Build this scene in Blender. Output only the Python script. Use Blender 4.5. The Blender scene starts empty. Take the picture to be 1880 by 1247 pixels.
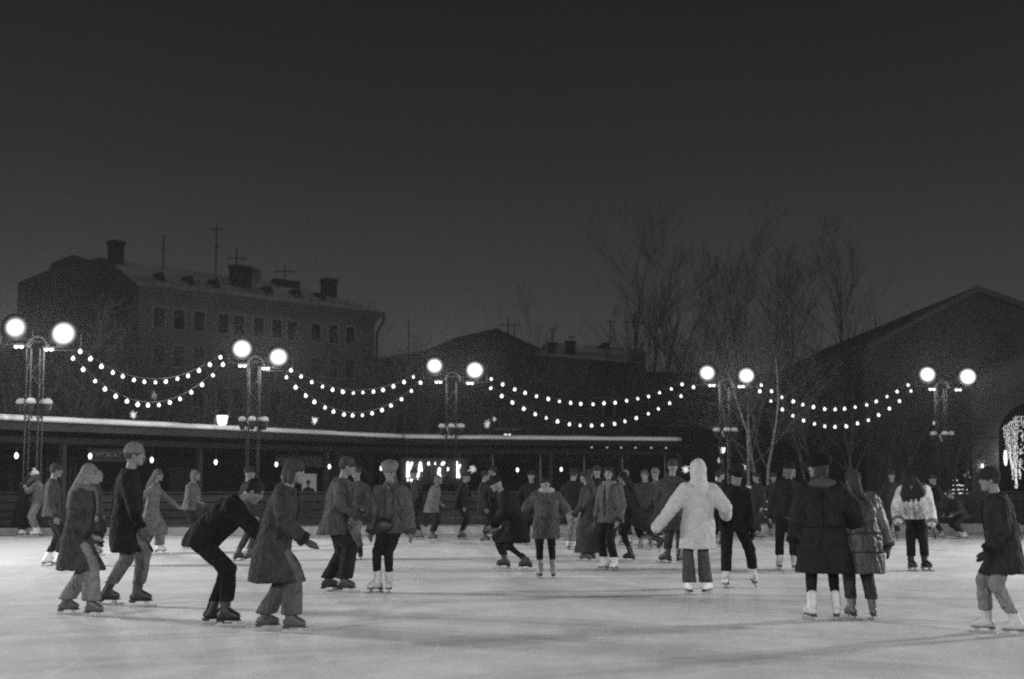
import bpy, math, random
from mathutils import Vector as V, Matrix, noise, Euler
R = math.radians
S = bpy.context.scene
COL = S.collection
random.seed(7)

# ------------------------------------------------------------ camera maths
FPX, CX, CY, EYE = 2611.0, 940.0, 623.5, 1.5
TILT = math.atan((875 - CY) / FPX)

def ray(px, py):
    x = (px - CX) / FPX; y = -(py - CY) / FPX
    d = V((x, math.cos(TILT) - y * math.sin(TILT), math.sin(TILT) + y * math.cos(TILT)))
    return d / d.y

def at(px, py, Y):
    d = ray(px, py)
    return V((0, 0, EYE)) + d * Y

def gnd(px, py):
    d = ray(px, py)
    return V((0, 0, EYE)) + d * (EYE / -d.z)

cd = bpy.data.cameras.new('camera'); cam = bpy.data.objects.new('camera', cd); COL.objects.link(cam)
cd.sensor_width = 36; cd.lens = FPX * 36 / 1880; cd.clip_end = 2000; cd.clip_start = .05
cam.location = (0, 0, EYE); cam.rotation_euler = (math.pi / 2 + TILT, 0, 0)
S.camera = cam
cd.dof.use_dof = True; cd.dof.focus_distance = 20.5; cd.dof.aperture_fstop = 1.8
S.cycles.filter_width = 2.0

# ------------------------------------------------------------ mesh building
class MB:
    def __init__(s): s.v = []; s.f = []
    def add(s, vs, fs):
        o = len(s.v); s.v += [tuple(x) for x in vs]; s.f += [tuple(i + o for i in f) for f in fs]
    def box(s, a, b):
        x0, y0, z0 = a; x1, y1, z1 = b
        s.add([(x0,y0,z0),(x1,y0,z0),(x1,y1,z0),(x0,y1,z0),(x0,y0,z1),(x1,y0,z1),(x1,y1,z1),(x0,y1,z1)],
              [(3,2,1,0),(4,5,6,7),(0,1,5,4),(1,2,6,5),(2,3,7,6),(3,0,4,7)])
    def xbox(s, F, u0, u1, w0, w1, z0, z1):
        c = [F(u0,w0,z0),F(u1,w0,z0),F(u1,w1,z0),F(u0,w1,z0),F(u0,w0,z1),F(u1,w0,z1),F(u1,w1,z1),F(u0,w1,z1)]
        s.add(c, [(3,2,1,0),(4,5,6,7),(0,1,5,4),(1,2,6,5),(2,3,7,6),(3,0,4,7)])
    def loft(s, rings, n=16, cap=True):
        """rings: (centre, ax vector, by vector)"""
        vs = []
        for c, a, b in rings:
            c = V(c)
            for k in range(n):
                t = 2 * math.pi * k / n
                vs.append(c + V(a) * math.cos(t) + V(b) * math.sin(t))
        fs = []
        m = len(rings)
        for i in range(m - 1):
            for k in range(n):
                k2 = (k + 1) % n
                fs.append((i*n+k, i*n+k2, (i+1)*n+k2, (i+1)*n+k))
        if cap:
            fs.append(tuple(range(n - 1, -1, -1))); fs.append(tuple((m-1)*n + k for k in range(n)))
        s.add(vs, fs)
    def tube(s, pts, rad, n=6):
        pts = [V(p) for p in pts]
        if not isinstance(rad, (list, tuple)): rad = [rad] * len(pts)
        rings = []
        up = None
        for i, p in enumerate(pts):
            d = (pts[min(i+1, len(pts)-1)] - pts[max(i-1, 0)])
            if d.length < 1e-9: d = V((0,0,1))
            d.normalize()
            if up is None:
                up = V((0,0,1)) if abs(d.z) < .9 else V((1,0,0))
            a = d.cross(up)
            if a.length < 1e-4: a = d.cross(V((0,1,0)))
            a.normalize(); b = d.cross(a); up = -b if False else a.cross(d)
            rings.append((p, a * rad[i], b * rad[i]))
        s.loft(rings, n)
    def caps(s, p0, r0, p1, r1, n=10):
        """tapered capsule"""
        p0 = V(p0); p1 = V(p1); d = p1 - p0
        if d.length < 1e-6: d = V((0,0,1e-4))
        d.normalize()
        u = V((0,0,1)) if abs(d.z) < .9 else V((1,0,0))
        a = d.cross(u).normalized(); b = d.cross(a)
        rings = []
        for t in (-80, -50, -20):
            c = math.cos(R(t)); rings.append((p0 + d * (r0 * math.sin(R(t))), a * (r0*c), b * (r0*c)))
        rings.append((p0, a*r0, b*r0)); rings.append((p1, a*r1, b*r1))
        for t in (20, 50, 80):
            c = math.cos(R(t)); rings.append((p1 + d * (r1 * math.sin(R(t))), a * (r1*c), b * (r1*c)))
        s.loft(rings, n)
    def ell(s, c, rx, ry, rz, M=None, n=14):
        c = V(c); rings = []
        M = M or Matrix.Identity(3)
        for t in (-84, -60, -35, -10, 10, 35, 60, 84):
            q = math.cos(R(t))
            rings.append((c + M @ V((0,0,rz*math.sin(R(t)))), M @ V((rx*q,0,0)), M @ V((0,ry*q,0))))
        s.loft(rings, n)
    def prism(s, poly, ext):
        """poly: list of points, extruded by vector ext"""
        n = len(poly); e = V(ext)
        vs = [V(p) for p in poly] + [V(p) + e for p in poly]
        s.add(vs, [tuple(range(n-1,-1,-1)), tuple(range(n, 2*n))] + [(i,(i+1)%n,n+(i+1)%n,n+i) for i in range(n)])
    def build(s, name, m, parent=None, smooth=False):
        me = bpy.data.meshes.new(name); me.from_pydata(s.v, [], s.f); me.update()
        import bmesh
        bm = bmesh.new(); bm.from_mesh(me); bmesh.ops.recalc_face_normals(bm, faces=bm.faces); bm.to_mesh(me); bm.free()
        if m is not None: me.materials.append(m)
        if smooth:
            for p in me.polygons: p.use_smooth = True
        o = bpy.data.objects.new(name, me); COL.objects.link(o)
        if parent: o.parent = parent
        return o

def tag(o, label=None, cat=None, group=None, kind=None):
    if label: o['label'] = label
    if cat: o['category'] = cat
    if group: o['group'] = group
    if kind: o['kind'] = kind
    return o

def empty(name, loc, label, cat, group=None, rz=0, s=1):
    o = bpy.data.objects.new(name, None); COL.objects.link(o)
    o.location = loc; o.rotation_euler = (0,0,rz); o.scale = (s,s,s)
    o.empty_display_size = .2
    return tag(o, label, cat, group)

# ------------------------------------------------------------ materials
_mc = {}
def mat(name, v, rough=.8, var=.25, sc=3.0, bump=0.0, bsc=40.0, spec=.25, coords='Object', stretch=(1,1,1), metal=0):
    if name in _mc: return _mc[name]
    m = bpy.data.materials.new(name); m.use_nodes = True; N = m.node_tree.nodes; L = m.node_tree.links
    b = N['Principled BSDF']; b.inputs['Roughness'].default_value = rough; b.inputs['Specular IOR Level'].default_value = spec
    b.inputs['Metallic'].default_value = metal
    tc = N.new('ShaderNodeTexCoord'); mp = N.new('ShaderNodeMapping'); mp.inputs['Scale'].default_value = stretch
    L.new(tc.outputs[coords], mp.inputs['Vector'])
    nz = N.new('ShaderNodeTexNoise'); nz.inputs['Scale'].default_value = sc; nz.inputs['Detail'].default_value = 6; nz.inputs['Roughness'].default_value = .65
    L.new(mp.outputs[0], nz.inputs['Vector'])
    rp = N.new('ShaderNodeValToRGB'); rp.color_ramp.elements[0].position = .3; rp.color_ramp.elements[1].position = .7
    lo, hi = v * (1 - var), v * (1 + var)
    rp.color_ramp.elements[0].color = (lo,lo,lo,1); rp.color_ramp.elements[1].color = (hi,hi,hi,1)
    L.new(nz.outputs['Fac'], rp.inputs['Fac']); L.new(rp.outputs[0], b.inputs['Base Color'])
    if bump:
        n2 = N.new('ShaderNodeTexNoise'); n2.inputs['Scale'].default_value = bsc; n2.inputs['Detail'].default_value = 4
        L.new(mp.outputs[0], n2.inputs['Vector'])
        bp = N.new('ShaderNodeBump'); bp.inputs['Strength'].default_value = bump; bp.inputs['Distance'].default_value = .02
        L.new(n2.outputs['Fac'], bp.inputs['Height']); L.new(bp.outputs[0], b.inputs['Normal'])
    _mc[name] = m
    return m

def emi(name, strength, v=1.0):
    if name in _mc: return _mc[name]
    m = bpy.data.materials.new(name); m.use_nodes = True; N = m.node_tree.nodes; L = m.node_tree.links
    b = N['Principled BSDF']; b.inputs['Base Color'].default_value = (v*.6,v*.6,v*.6,1)
    b.inputs['Emission Color'].default_value = (1,1,1,1); b.inputs['Emission Strength'].default_value = strength
    m.cycles.emission_sampling = 'NONE'
    _mc[name] = m
    return m

def hair_mat(key, v):
    return mat(key, v, .75, .4, 22, .8, 30, .12, stretch=(4,4,.5))

def crease(m, dist=.03, sc=9.0, stg=.8):
    """ridged folds in the cloth on top of the weave"""
    if m.get('creased'): return m
    m['creased'] = 1
    N = m.node_tree.nodes; L = m.node_tree.links; b = N['Principled BSDF']
    tc = N.new('ShaderNodeTexCoord'); mp = N.new('ShaderNodeMapping'); mp.inputs['Scale'].default_value = (1,1,.55); mp.inputs['Rotation'].default_value = (.5,.35,0)
    L.new(tc.outputs['Object'], mp.inputs[0])
    n = N.new('ShaderNodeTexNoise'); n.inputs['Scale'].default_value = sc; n.inputs['Detail'].default_value = 2; n.inputs['Distortion'].default_value = .5
    L.new(mp.outputs[0], n.inputs['Vector'])
    a = N.new('ShaderNodeMath'); a.operation = 'SUBTRACT'; L.new(n.outputs['Fac'], a.inputs[0]); a.inputs[1].default_value = .5
    a2 = N.new('ShaderNodeMath'); a2.operation = 'ABSOLUTE'; L.new(a.outputs[0], a2.inputs[0])
    a3 = N.new('ShaderNodeMapRange'); a3.inputs[1].default_value = 0; a3.inputs[2].default_value = .12; L.new(a2.outputs[0], a3.inputs[0])
    bp = N.new('ShaderNodeBump'); bp.inputs['Strength'].default_value = stg; bp.inputs['Distance'].default_value = dist
    L.new(a3.outputs[0], bp.inputs['Height'])
    if b.inputs['Normal'].links: L.new(b.inputs['Normal'].links[0].from_socket, bp.inputs['Normal'])
    L.new(bp.outputs[0], b.inputs['Normal'])
    return m

def cloth(v, kind='plain'):
    m = cloth0(v, kind)
    return m if kind in ('hair','teddy') else crease(m, .03 if kind == 'plain' else .014, 9 if kind != 'knit' else 16)

def cloth0(v, kind='plain'):
    if .04 < v < .38 and kind != 'teddy': v = v*.66
    key = 'cloth_%s_%g' % (kind, v)
    if kind == 'hair': return hair_mat(key, v)
    if kind == 'teddy':
        return mat(key, v, .95, .12, 14, .9, 60, .1)
    if kind == 'puffer':
        return mat(key, v, .55, .18, 5, .3, 25, .35)
    if kind == 'knit':
        return mat(key, v, .95, .3, 60, .7, 110, .1)
    return mat(key, v, .9, .28, 9, .35, 130, .15)

M_METAL = mat('dark_painted_metal', .022, .5, .3, 6, .1, 60, .4)
M_METAL_L = mat('grey_galvanised_metal', .22, .5, .3, 6, .1, 60, .5)
M_SNOW = mat('snow', .88, .9, .06, 5, .5, 14, .2)
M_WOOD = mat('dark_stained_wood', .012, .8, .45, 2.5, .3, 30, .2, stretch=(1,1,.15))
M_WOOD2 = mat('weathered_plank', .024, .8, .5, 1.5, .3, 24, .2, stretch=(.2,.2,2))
M_WIRE = mat('black_cable', .02, .7)
M_FLOOD = emi('floodlight_lens', 60)
M_DOWN = emi('downlight_lens', 8)
M_BULB = emi('festoon_bulb', 14)
M_LAMP = emi('globe_lamp_glow', 8)
M_DIM = emi('dim_glass_glow', .25)
M_SOCK = mat('lamp_socket', .02, .6)

# ------------------------------------------------------------ render settings
S.render.engine = 'CYCLES'
S.view_settings.view_transform = 'Standard'; S.view_settings.look = 'None'
S.view_settings.exposure = 0; S.view_settings.gamma = 1; S.view_settings.use_curve_mapping = False
S.render.use_motion_blur = False
c = S.cycles
c.use_denoising = False
c.max_bounces = 5; c.diffuse_bounces = 2; c.glossy_bounces = 2; c.volume_bounces = 0; c.transparent_max_bounces = 8
c.sample_clamp_indirect = .5; c.sample_clamp_direct = 2.0
c.use_light_tree = True
c.use_adaptive_sampling = False
c.caustics_reflective = False; c.caustics_refractive = False

# ------------------------------------------------------------ night sky: overcast city glow, brighter toward the horizon
W = bpy.data.worlds.new('World'); S.world = W; W.use_nodes = True
N = W.node_tree.nodes; L = W.node_tree.links
bg = N['Background']
tc = N.new('ShaderNodeTexCoord'); sx = N.new('ShaderNodeSeparateXYZ'); L.new(tc.outputs['Generated'], sx.inputs[0])
rp = N.new('ShaderNodeValToRGB'); L.new(sx.outputs['Z'], rp.inputs[0])
els = rp.color_ramp.elements
SKY = [(0.0, .060), (.07, .051), (.13, .036), (.22, .021), (.32, .0135), (1.0, .030)]
els[0].position = 0; els[0].color = (SKY[0][1],)*3 + (1,)
els[1].position = 1; els[1].color = (SKY[-1][1],)*3 + (1,)
for p, v in SKY[1:-1]:
    e = els.new(p); e.color = (v, v, v, 1)
cl = N.new('ShaderNodeTexNoise'); cl.inputs['Scale'].default_value = 3.0; cl.inputs['Detail'].default_value = 3
L.new(tc.outputs['Generated'], cl.inputs['Vector'])
mr = N.new('ShaderNodeMapRange'); mr.inputs['To Min'].default_value = .9; mr.inputs['To Max'].default_value = 1.1
L.new(cl.outputs['Fac'], mr.inputs['Value'])
mx = N.new('ShaderNodeMix'); mx.data_type = 'RGBA'; mx.blend_type = 'MULTIPLY'; mx.inputs[0].default_value = 1
L.new(rp.outputs[0], mx.inputs[6]); L.new(mr.outputs[0], mx.inputs[7]); L.new(mx.outputs[2], bg.inputs[0])
bg.inputs[1].default_value = 1.0

# ------------------------------------------------------------ haze
hz = MB(); hz.box((-110,-45,-1), (110,235,27))
HAZE_D = .0003
def haze_mat():
    m = bpy.data.materials.new('frosty_night_haze'); m.use_nodes = True; N = m.node_tree.nodes; L = m.node_tree.links
    N.remove(N['Principled BSDF']); pv = N.new('ShaderNodeVolumePrincipled')
    pv.inputs['Color'].default_value = (.9,.9,.9,1); pv.inputs['Density'].default_value = HAZE_D; pv.inputs['Anisotropy'].default_value = .65
    L.new(pv.outputs[0], N['Material Output'].inputs['Volume']); m.cycles.volume_sampling = 'EQUIANGULAR'
    return m
tag(hz.build('haze', haze_mat()), 'thin frosty night haze glowing around the floodlights', None, None, 'stuff')

# ------------------------------------------------------------ ground and ice
def plane(name, x0, x1, y0, y1, z, m, label):
    b = MB(); b.add([(x0,y0,z),(x1,y0,z),(x1,y1,z),(x0,y1,z)], [(0,1,2,3)])
    o = b.build(name, m); tag(o, label, None, None, 'structure'); return o
plane('ground', -105, 105, -40, 230, -.008, mat('trodden_snow_ground', .10, .95, .5, .6, .4, 9, .1), 'dark trodden snowy ground of the park')

# fence line of the rink
FL, FR = V((-14.2, 36.3, 0)), V((20, 38.9, 0))
def ice_mat():
    m = bpy.data.materials.new('scratched_ice'); m.use_nodes = True; N = m.node_tree.nodes; L = m.node_tree.links
    b = N['Principled BSDF']; b.inputs['Specular IOR Level'].default_value = .12
    tc = N.new('ShaderNodeTexCoord')
    def nz(scale, detail, st=(1,1,1), rot=0, dist=0):
        mp = N.new('ShaderNodeMapping'); mp.inputs['Scale'].default_value = st; mp.inputs['Rotation'].default_value = (0,0,rot)
        L.new(tc.outputs['Object'], mp.inputs[0])
        n = N.new('ShaderNodeTexNoise'); n.inputs['Scale'].default_value = scale; n.inputs['Detail'].default_value = detail
        n.inputs['Distortion'].default_value = dist; n.inputs['Roughness'].default_value = .6
        L.new(mp.outputs[0], n.inputs['Vector']); return n.outputs['Fac']
    def mapr(s, a, b_, c_, d_):
        r = N.new('ShaderNodeMapRange'); r.inputs[1].default_value = a; r.inputs[2].default_value = b_; r.inputs[3].default_value = c_; r.inputs[4].default_value = d_
        L.new(s, r.inputs[0]); return r.outputs[0]
    def mul(a, b_):
        q = N.new('ShaderNodeMath'); q.operation = 'MULTIPLY'; L.new(a, q.inputs[0]); L.new(b_, q.inputs[1]); return q.outputs[0]
    def add(a, b_):
        q = N.new('ShaderNodeMath'); q.operation = 'ADD'; L.new(a, q.inputs[0]); L.new(b_, q.inputs[1]); return q.outputs[0]
    big = mapr(nz(.35, 4, (1,1.2,1), .3, .6), .3, .7, .84, 1.08)
    mid = mapr(nz(1.6, 5, (1,.45,1), -.2, 1.0), .3, .7, .86, 1.08)
    fine = mapr(nz(34, 4), .3, .7, .80, 1.16)
    def marks(scale, st, rot, w, amt):
        n = nz(scale, 0, st, rot, .08)
        s_ = N.new('ShaderNodeMath'); s_.operation = 'SUBTRACT'; L.new(n, s_.inputs[0]); s_.inputs[1].default_value = .5
        a_ = N.new('ShaderNodeMath'); a_.operation = 'ABSOLUTE'; L.new(s_.outputs[0], a_.inputs[0])
        return mapr(a_.outputs[0], 0, w, amt, 0)
    sc = add(add(marks(.9, (1,.2,1), .5, .003, .11), marks(1.1, (.16,1,1), -.25, .003, .13)), add(marks(1.5, (.18,1,1), .35, .003, .12), marks(1.7, (.14,1,1), -.05, .003, .12)))
    v = mul(mul(big, mid), fine)
    k = N.new('ShaderNodeMath'); k.operation = 'MULTIPLY'; L.new(v, k.inputs[0]); k.inputs[1].default_value = .64
    tot = add(k.outputs[0], sc)
    cmb = N.new('ShaderNodeCombineColor')
    for i in range(3): L.new(tot, cmb.inputs[i])
    L.new(cmb.outputs[0], b.inputs['Base Color'])
    L.new(mapr(nz(2.5, 5), .3, .7, .50, .72), b.inputs['Roughness'])
    bp = N.new('ShaderNodeBump'); bp.inputs['Strength'].default_value = .25; bp.inputs['Distance'].default_value = .01
    L.new(nz(30, 4), bp.inputs['Height']); L.new(bp.outputs[0], b.inputs['Normal'])
    return m
ib = MB()
ib.add([(-30,-14,0),(30,-14,0),(32,39.8,0),(FR.x,FR.y,0),(FL.x,FL.y,0),(-30,35.1,0)], [(0,1,2,3,4,5)])
tag(ib.build('ice_rink', ice_mat()), 'pale scratched ice of the skating rink', None, None, 'structure')
# ------------------------------------------------------------ rink fence
def fence():
    root = empty('rink_fence', FL, 'dark low plank fence along the far edge of the ice', 'fence')
    d = (FR - FL); Ln = d.length; d.normalize(); n = V((-d.y, d.x, 0))   # n points away from camera
    F = lambda u, w, z: d*u + n*w + V((0,0,z))
    kb = MB(); kb.xbox(F, 0, Ln, .0, .03, .012, .20); kb.build('kick_board', mat('scuffed_kick_board', .30, .7, .25, 4, .1, 30), root)
    rl = MB(); rl.xbox(F, 0, Ln, -.02, .09, 1.07, 1.11); rl.build('top_rail', M_WOOD2, root)
    k = int(Ln // 2)
    for i in range(k + 1):
        p = MB(); p.xbox(F, i*2-.04, i*2+.04, .034, .11, 0, 1.066); p.build('post', M_WOOD, root)
    for i in range(k):
        b = MB()
        for z0, z1 in ((.25,.42),(.455,.62),(.655,.82),(.855,1.03)):
            b.xbox(F, i*2+.005, i*2+1.995, 0, .03, z0, z1)
        b.build('board_panel', M_WOOD2, root)
fence()

# ------------------------------------------------------------ pavilion
E0, E1, E2 = at(-50, 766, 36.9), at(742, 803, 56.2), at(1250, 808, 60.4)
RZ = 3.05
for e in (E0, E1, E2): e.z = RZ
def seg(a, b):
    d = (b - a); d.z = 0; ln = d.length; d.normalize(); n = V((-d.y, d.x, 0))
    if n.y < 0: n = -n
    return (lambda u, w, z: V((a.x, a.y, 0)) + d*u + n*w + V((0,0,z))), ln, d, n
G1, L1, D1, N1 = seg(E0, E1)
G2, L2, D2, N2 = seg(E1, E2)
def hit(G, px, w):
    """u along a pavilion segment, set back by w, where the sight line of column px crosses it"""
    k = (px - CX) / FPX
    a = G(0, w, 0); b = G(1, w, 0); dx, dy = b.x - a.x, b.y - a.y
    return (k*a.y - a.x) / (dx - k*dy)
PAV = empty('rental_pavilion', (E1.x, E1.y, 0), 'long low dark timber pavilion with snow along its flat roof', 'pavilion')
PO = V((E1.x, E1.y, 0))
def loc(G): return lambda u, w, z: G(u, w, z) - PO
g1, g2 = loc(G1), loc(G2)
# mitre between the two wings: join roof outlines
def mitre(w):
    a = G1(0, w, 0); b = G2(0, w, 0)
    det = D1.x * (-D2.y) + D2.x * D1.y
    rx, ry = b.x - a.x, b.y - a.y
    t = (rx * (-D2.y) + D2.x * ry) / det
    return a + D1 * t
def roofband(w0, w1, z0, z1, name, m, par, e=0.0):
    b = MB()
    for lo, hi in ((0, 1), (1, 2)):
        if lo == 0:
            c4 = [G1(-2.0, w0, 0), mitre(w0), mitre(w1), G1(-2.0, w1, 0)]
        else:
            c4 = [mitre(w0), G2(L2 + e, w0, 0), G2(L2 + e, w1, 0), mitre(w1)]
        b.prism([V((p.x - PO.x, p.y - PO.y, z0)) for p in c4], (0, 0, z1 - z0))
    return b.build(name, m, par)
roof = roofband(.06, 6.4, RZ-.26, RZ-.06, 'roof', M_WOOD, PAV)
roofband(0, .055, RZ-.30, RZ-.03, 'fascia', mat('black_fascia', .008, .7, .3), roof)
def snowcap():
    b = MB()
    random.seed(3)
    for G, u0, u1 in ((G1, -2.0, L1), (G2, 0.0, L2)):
        n = int((u1 - u0) / .35); rings = []
        for i in range(n + 1):
            u = u0 + (u1 - u0) * i / n
            h = .155 + .028 * noise.noise(V((u*.6, 3.1, 0))) + .012 * noise.noise(V((u*3, 9, 0)))
            o = -.05 + .025 * noise.noise(V((u*.9, 7.7, 0)))
            prof = [(o, 0), (o-.03, h*.35), (o-.015, h*.72), (o+.07, h), (.9, h+.05), (3, h+.08), (6.3, h+.04), (6.35, 0)]
            rings.append([(G(u, w, RZ-.055+z) - PO) for w, z in prof])
        m = len(rings[0]); vs = [p for r in rings for p in r]; fs = []
        for i in range(n):
            for k in range(m):
                k2 = (k+1) % m
                fs.append((i*m+k, i*m+k2, (i+1)*m+k2, (i+1)*m+k))
        fs.append(tuple(range(m))); fs.append(tuple(n*m+k for k in range(m)))
        b.add(vs, fs)
    b.build('roof_snow', M_SNOW, roof, True)
snowcap()
roofband(.75, .93, RZ-.62, RZ-.44, 'beam', mat('grey_timber_beam', .022, .8, .35, 3, .2, 20), PAV)
for G, g, px in [(G1,g1,118),(G1,g1,368),(G1,g1,600),(G2,g2,842),(G2,g2,1010),(G2,g2,1246)]:
    u = hit(G, px, .84)
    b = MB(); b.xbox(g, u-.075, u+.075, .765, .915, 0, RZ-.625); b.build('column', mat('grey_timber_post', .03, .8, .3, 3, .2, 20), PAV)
# back wall of the left wing: vertical planks
WB = 4.2
def planks(g, u0, u1, w, z1, name='wall'):
    b = MB(); u = u0; k = 0
    while u < u1:
        b.xbox(g, u, min(u+.205, u1), w + (.012 if k % 2 else 0), w + .1, 0, z1); u += .21; k += 1
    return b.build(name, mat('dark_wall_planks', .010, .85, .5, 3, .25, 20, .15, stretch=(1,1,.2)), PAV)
M_PANE = emi('lit_room_window', .11, .5)
def opening(px0, px1, py0, py1, m, w=WB-.03, name='window'):
    u0, u1 = sorted((hit(G1, px0, w), hit(G1, px1, w)))
    Y = G1((u0+u1)/2, w, 0).y
    z1 = EYE + (875-py0)/FPX*Y; z0 = EYE + (875-py1)/FPX*Y
    f = MB()
    for a in ((u0-.07,u0,z0-.07,z1+.07),(u1,u1+.07,z0-.07,z1+.07),(u0,u1,z1,z1+.07),(u0,u1,z0-.07,z0)):
        f.xbox(g1, a[0], a[1], w-.03, w+.02, a[2], a[3])
    o = f.build(name, M_WOOD, PAV)
    q = MB(); q.xbox(g1, u0, u1, w+.005, w+.018, z0, z1); q.build('pane', m, o)
    return o, u0, u1, z0, z1
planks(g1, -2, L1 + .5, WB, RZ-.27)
opening(527, 540, 870, 912, emi('dim_window', .045, .4))
opening(555, 583, 870, 912, M_PANE)
opening(312, 358, 858, 915, mat('grey_notice_board', .03, .7), name='notice_board')
opening(20, 28, 855, 930, mat('dark_door_leaf', .015, .6), name='door')
opening(232, 252, 862, 930, mat('dark_door_leaf', .015, .6), name='door')
opening(636, 668, 870, 925, mat('dark_door_leaf', .015, .6), name='door')
# pale picket screen by the left lamp mast
b = MB(); u0 = hit(G1, 72, 2.6)
for i in range(9): b.xbox(g1, u0+i*.19, u0+i*.19+.07, 2.6, 2.63, 0, 2.05)
b.build('picket_screen', mat('grey_pickets', .03, .8), PAV)
# right wing: low back wall with glazing bars
b = MB(); b.xbox(g2, -.2, L2-.4, 5.2, 5.3, 0, 1.25); b.build('parapet', M_WOOD, PAV)
for px in (905, 992, 1072, 1142, 1220, 1243):
    b = MB(); u = hit(G2, px, 1.6); b.xbox(g2, u-.018, u+.018, 1.6, 1.64, 0, 2.5)
    b.build('glazing_bar', mat('pale_aluminium', .35, .35, .1), PAV)
for px in (1086, 1114, 1140, 1166, 1195, 1222):
    u = hit(G2, px, 2.4); b = MB(); c0 = g2(u, 2.4, RZ-.30); b.ell(c0, .05, .05, .03, n=8); b.build('ceiling_lamp', emi('small_ceiling_lamp', .5), PAV)

# globe wall lamps
SP = ['left of the lattice mast at the far end', 'at the start of the pale rental lettering', 'after the end of the pale rental lettering',
      'left of the second lattice mast', 'at the left end of the dim second sign', 'right of the lit pavilion windows',
      'just left of the glowing letters', 'left of the person in the grey parka', 'right of the person in the grey parka']
for (px, py), t in zip([(33,837),(168,838),(281,845),(398,849),(509,853),(606,857),(701,860),(950,863),(1030,862)], SP):
    G = G1 if px < 742 else G2
    w = .5 if px < 742 else .6
    u = hit(G, px, w); p = G(u, w, 0); z = EYE + (875-py)/FPX*p.y; p.z = z
    root = empty('hanging_lamp', p, 'small globe lamp under the pavilion roof, ' + t, 'lamp', 'globe lamps under the pavilion roof')
    b = MB(); b.ell((0,0,0), .055, .055, .088, n=12); b.build('glass_globe', M_LAMP, root, True)
    b = MB(); b.loft([((0,0,.082),V((.03,0,0)),V((0,.03,0))),((0,0,.20),V((.022,0,0)),V((0,.022,0)))], 10); b.build('socket', M_SOCK, root)
    b = MB(); b.tube([(0,0,.20),(0,0,RZ-.27-z)], .006, 5); b.build('cord', M_WIRE, root)

# lettering
def text_sign(body, g, G, px0, px1, py0, w, m, label, name):
    u0, u1 = hit(G, px0, w), hit(G, px1, w)
    cu = bpy.data.curves.new('t', 'FONT'); cu.body = body; cu.size = 1; cu.extrude = .02
    to = bpy.data.objects.new('t', cu); COL.objects.link(to)
    dg = bpy.context.evaluated_depsgraph_get()
    me = bpy.data.meshes.new_from_object(to.evaluated_get(dg)); bpy.data.objects.remove(to)
    xs = [v.co.x for v in me.vertices]; ys = [v.co.y for v in me.vertices]
    x0, x1, y0, y1 = min(xs), max(xs), min(ys), max(ys)
    p = G(u0, w, 0); z = EYE + (875-py0)/FPX*G((u0+u1)/2, w, 0).y
    hgt = 11.0/FPX*p.y
    for v in me.vertices:
        u = u0 + (v.co.x-x0)/(x1-x0)*(u1-u0); zz = (v.co.y-y0)/(y1-y0)*hgt
        q = G(u, w - v.co.z, z + zz); v.co = q - p
    me.materials.clear(); me.materials.append(m)
    root = empty(name, p, label, 'sign')
    o = bpy.data.objects.new('lettering', me); COL.objects.link(o); o.parent = root
    b = MB(); b.xbox(lambda u, w, z: G(u, w, z) - p, u0-.1, u1+.1, w+.04, w+.07, z-.1, z+hgt+.1); b.build('back_board', mat('sign_back_board', .018, .8), root)
text_sign('ПРОКАТ КУ АЦ', g1, G1, 171, 268, 842, .62, mat('pale_letters', .13, .7), 'dark board with pale Cyrillic rental lettering under the pavilion roof', 'rental_sign')
text_sign('SPORT/ZEIRES', g1, G1, 513, 590, 853, .62, mat('dim_letters', .05, .7), 'dim lettered board under the roof above the lit pavilion windows', 'shop_sign')

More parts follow.
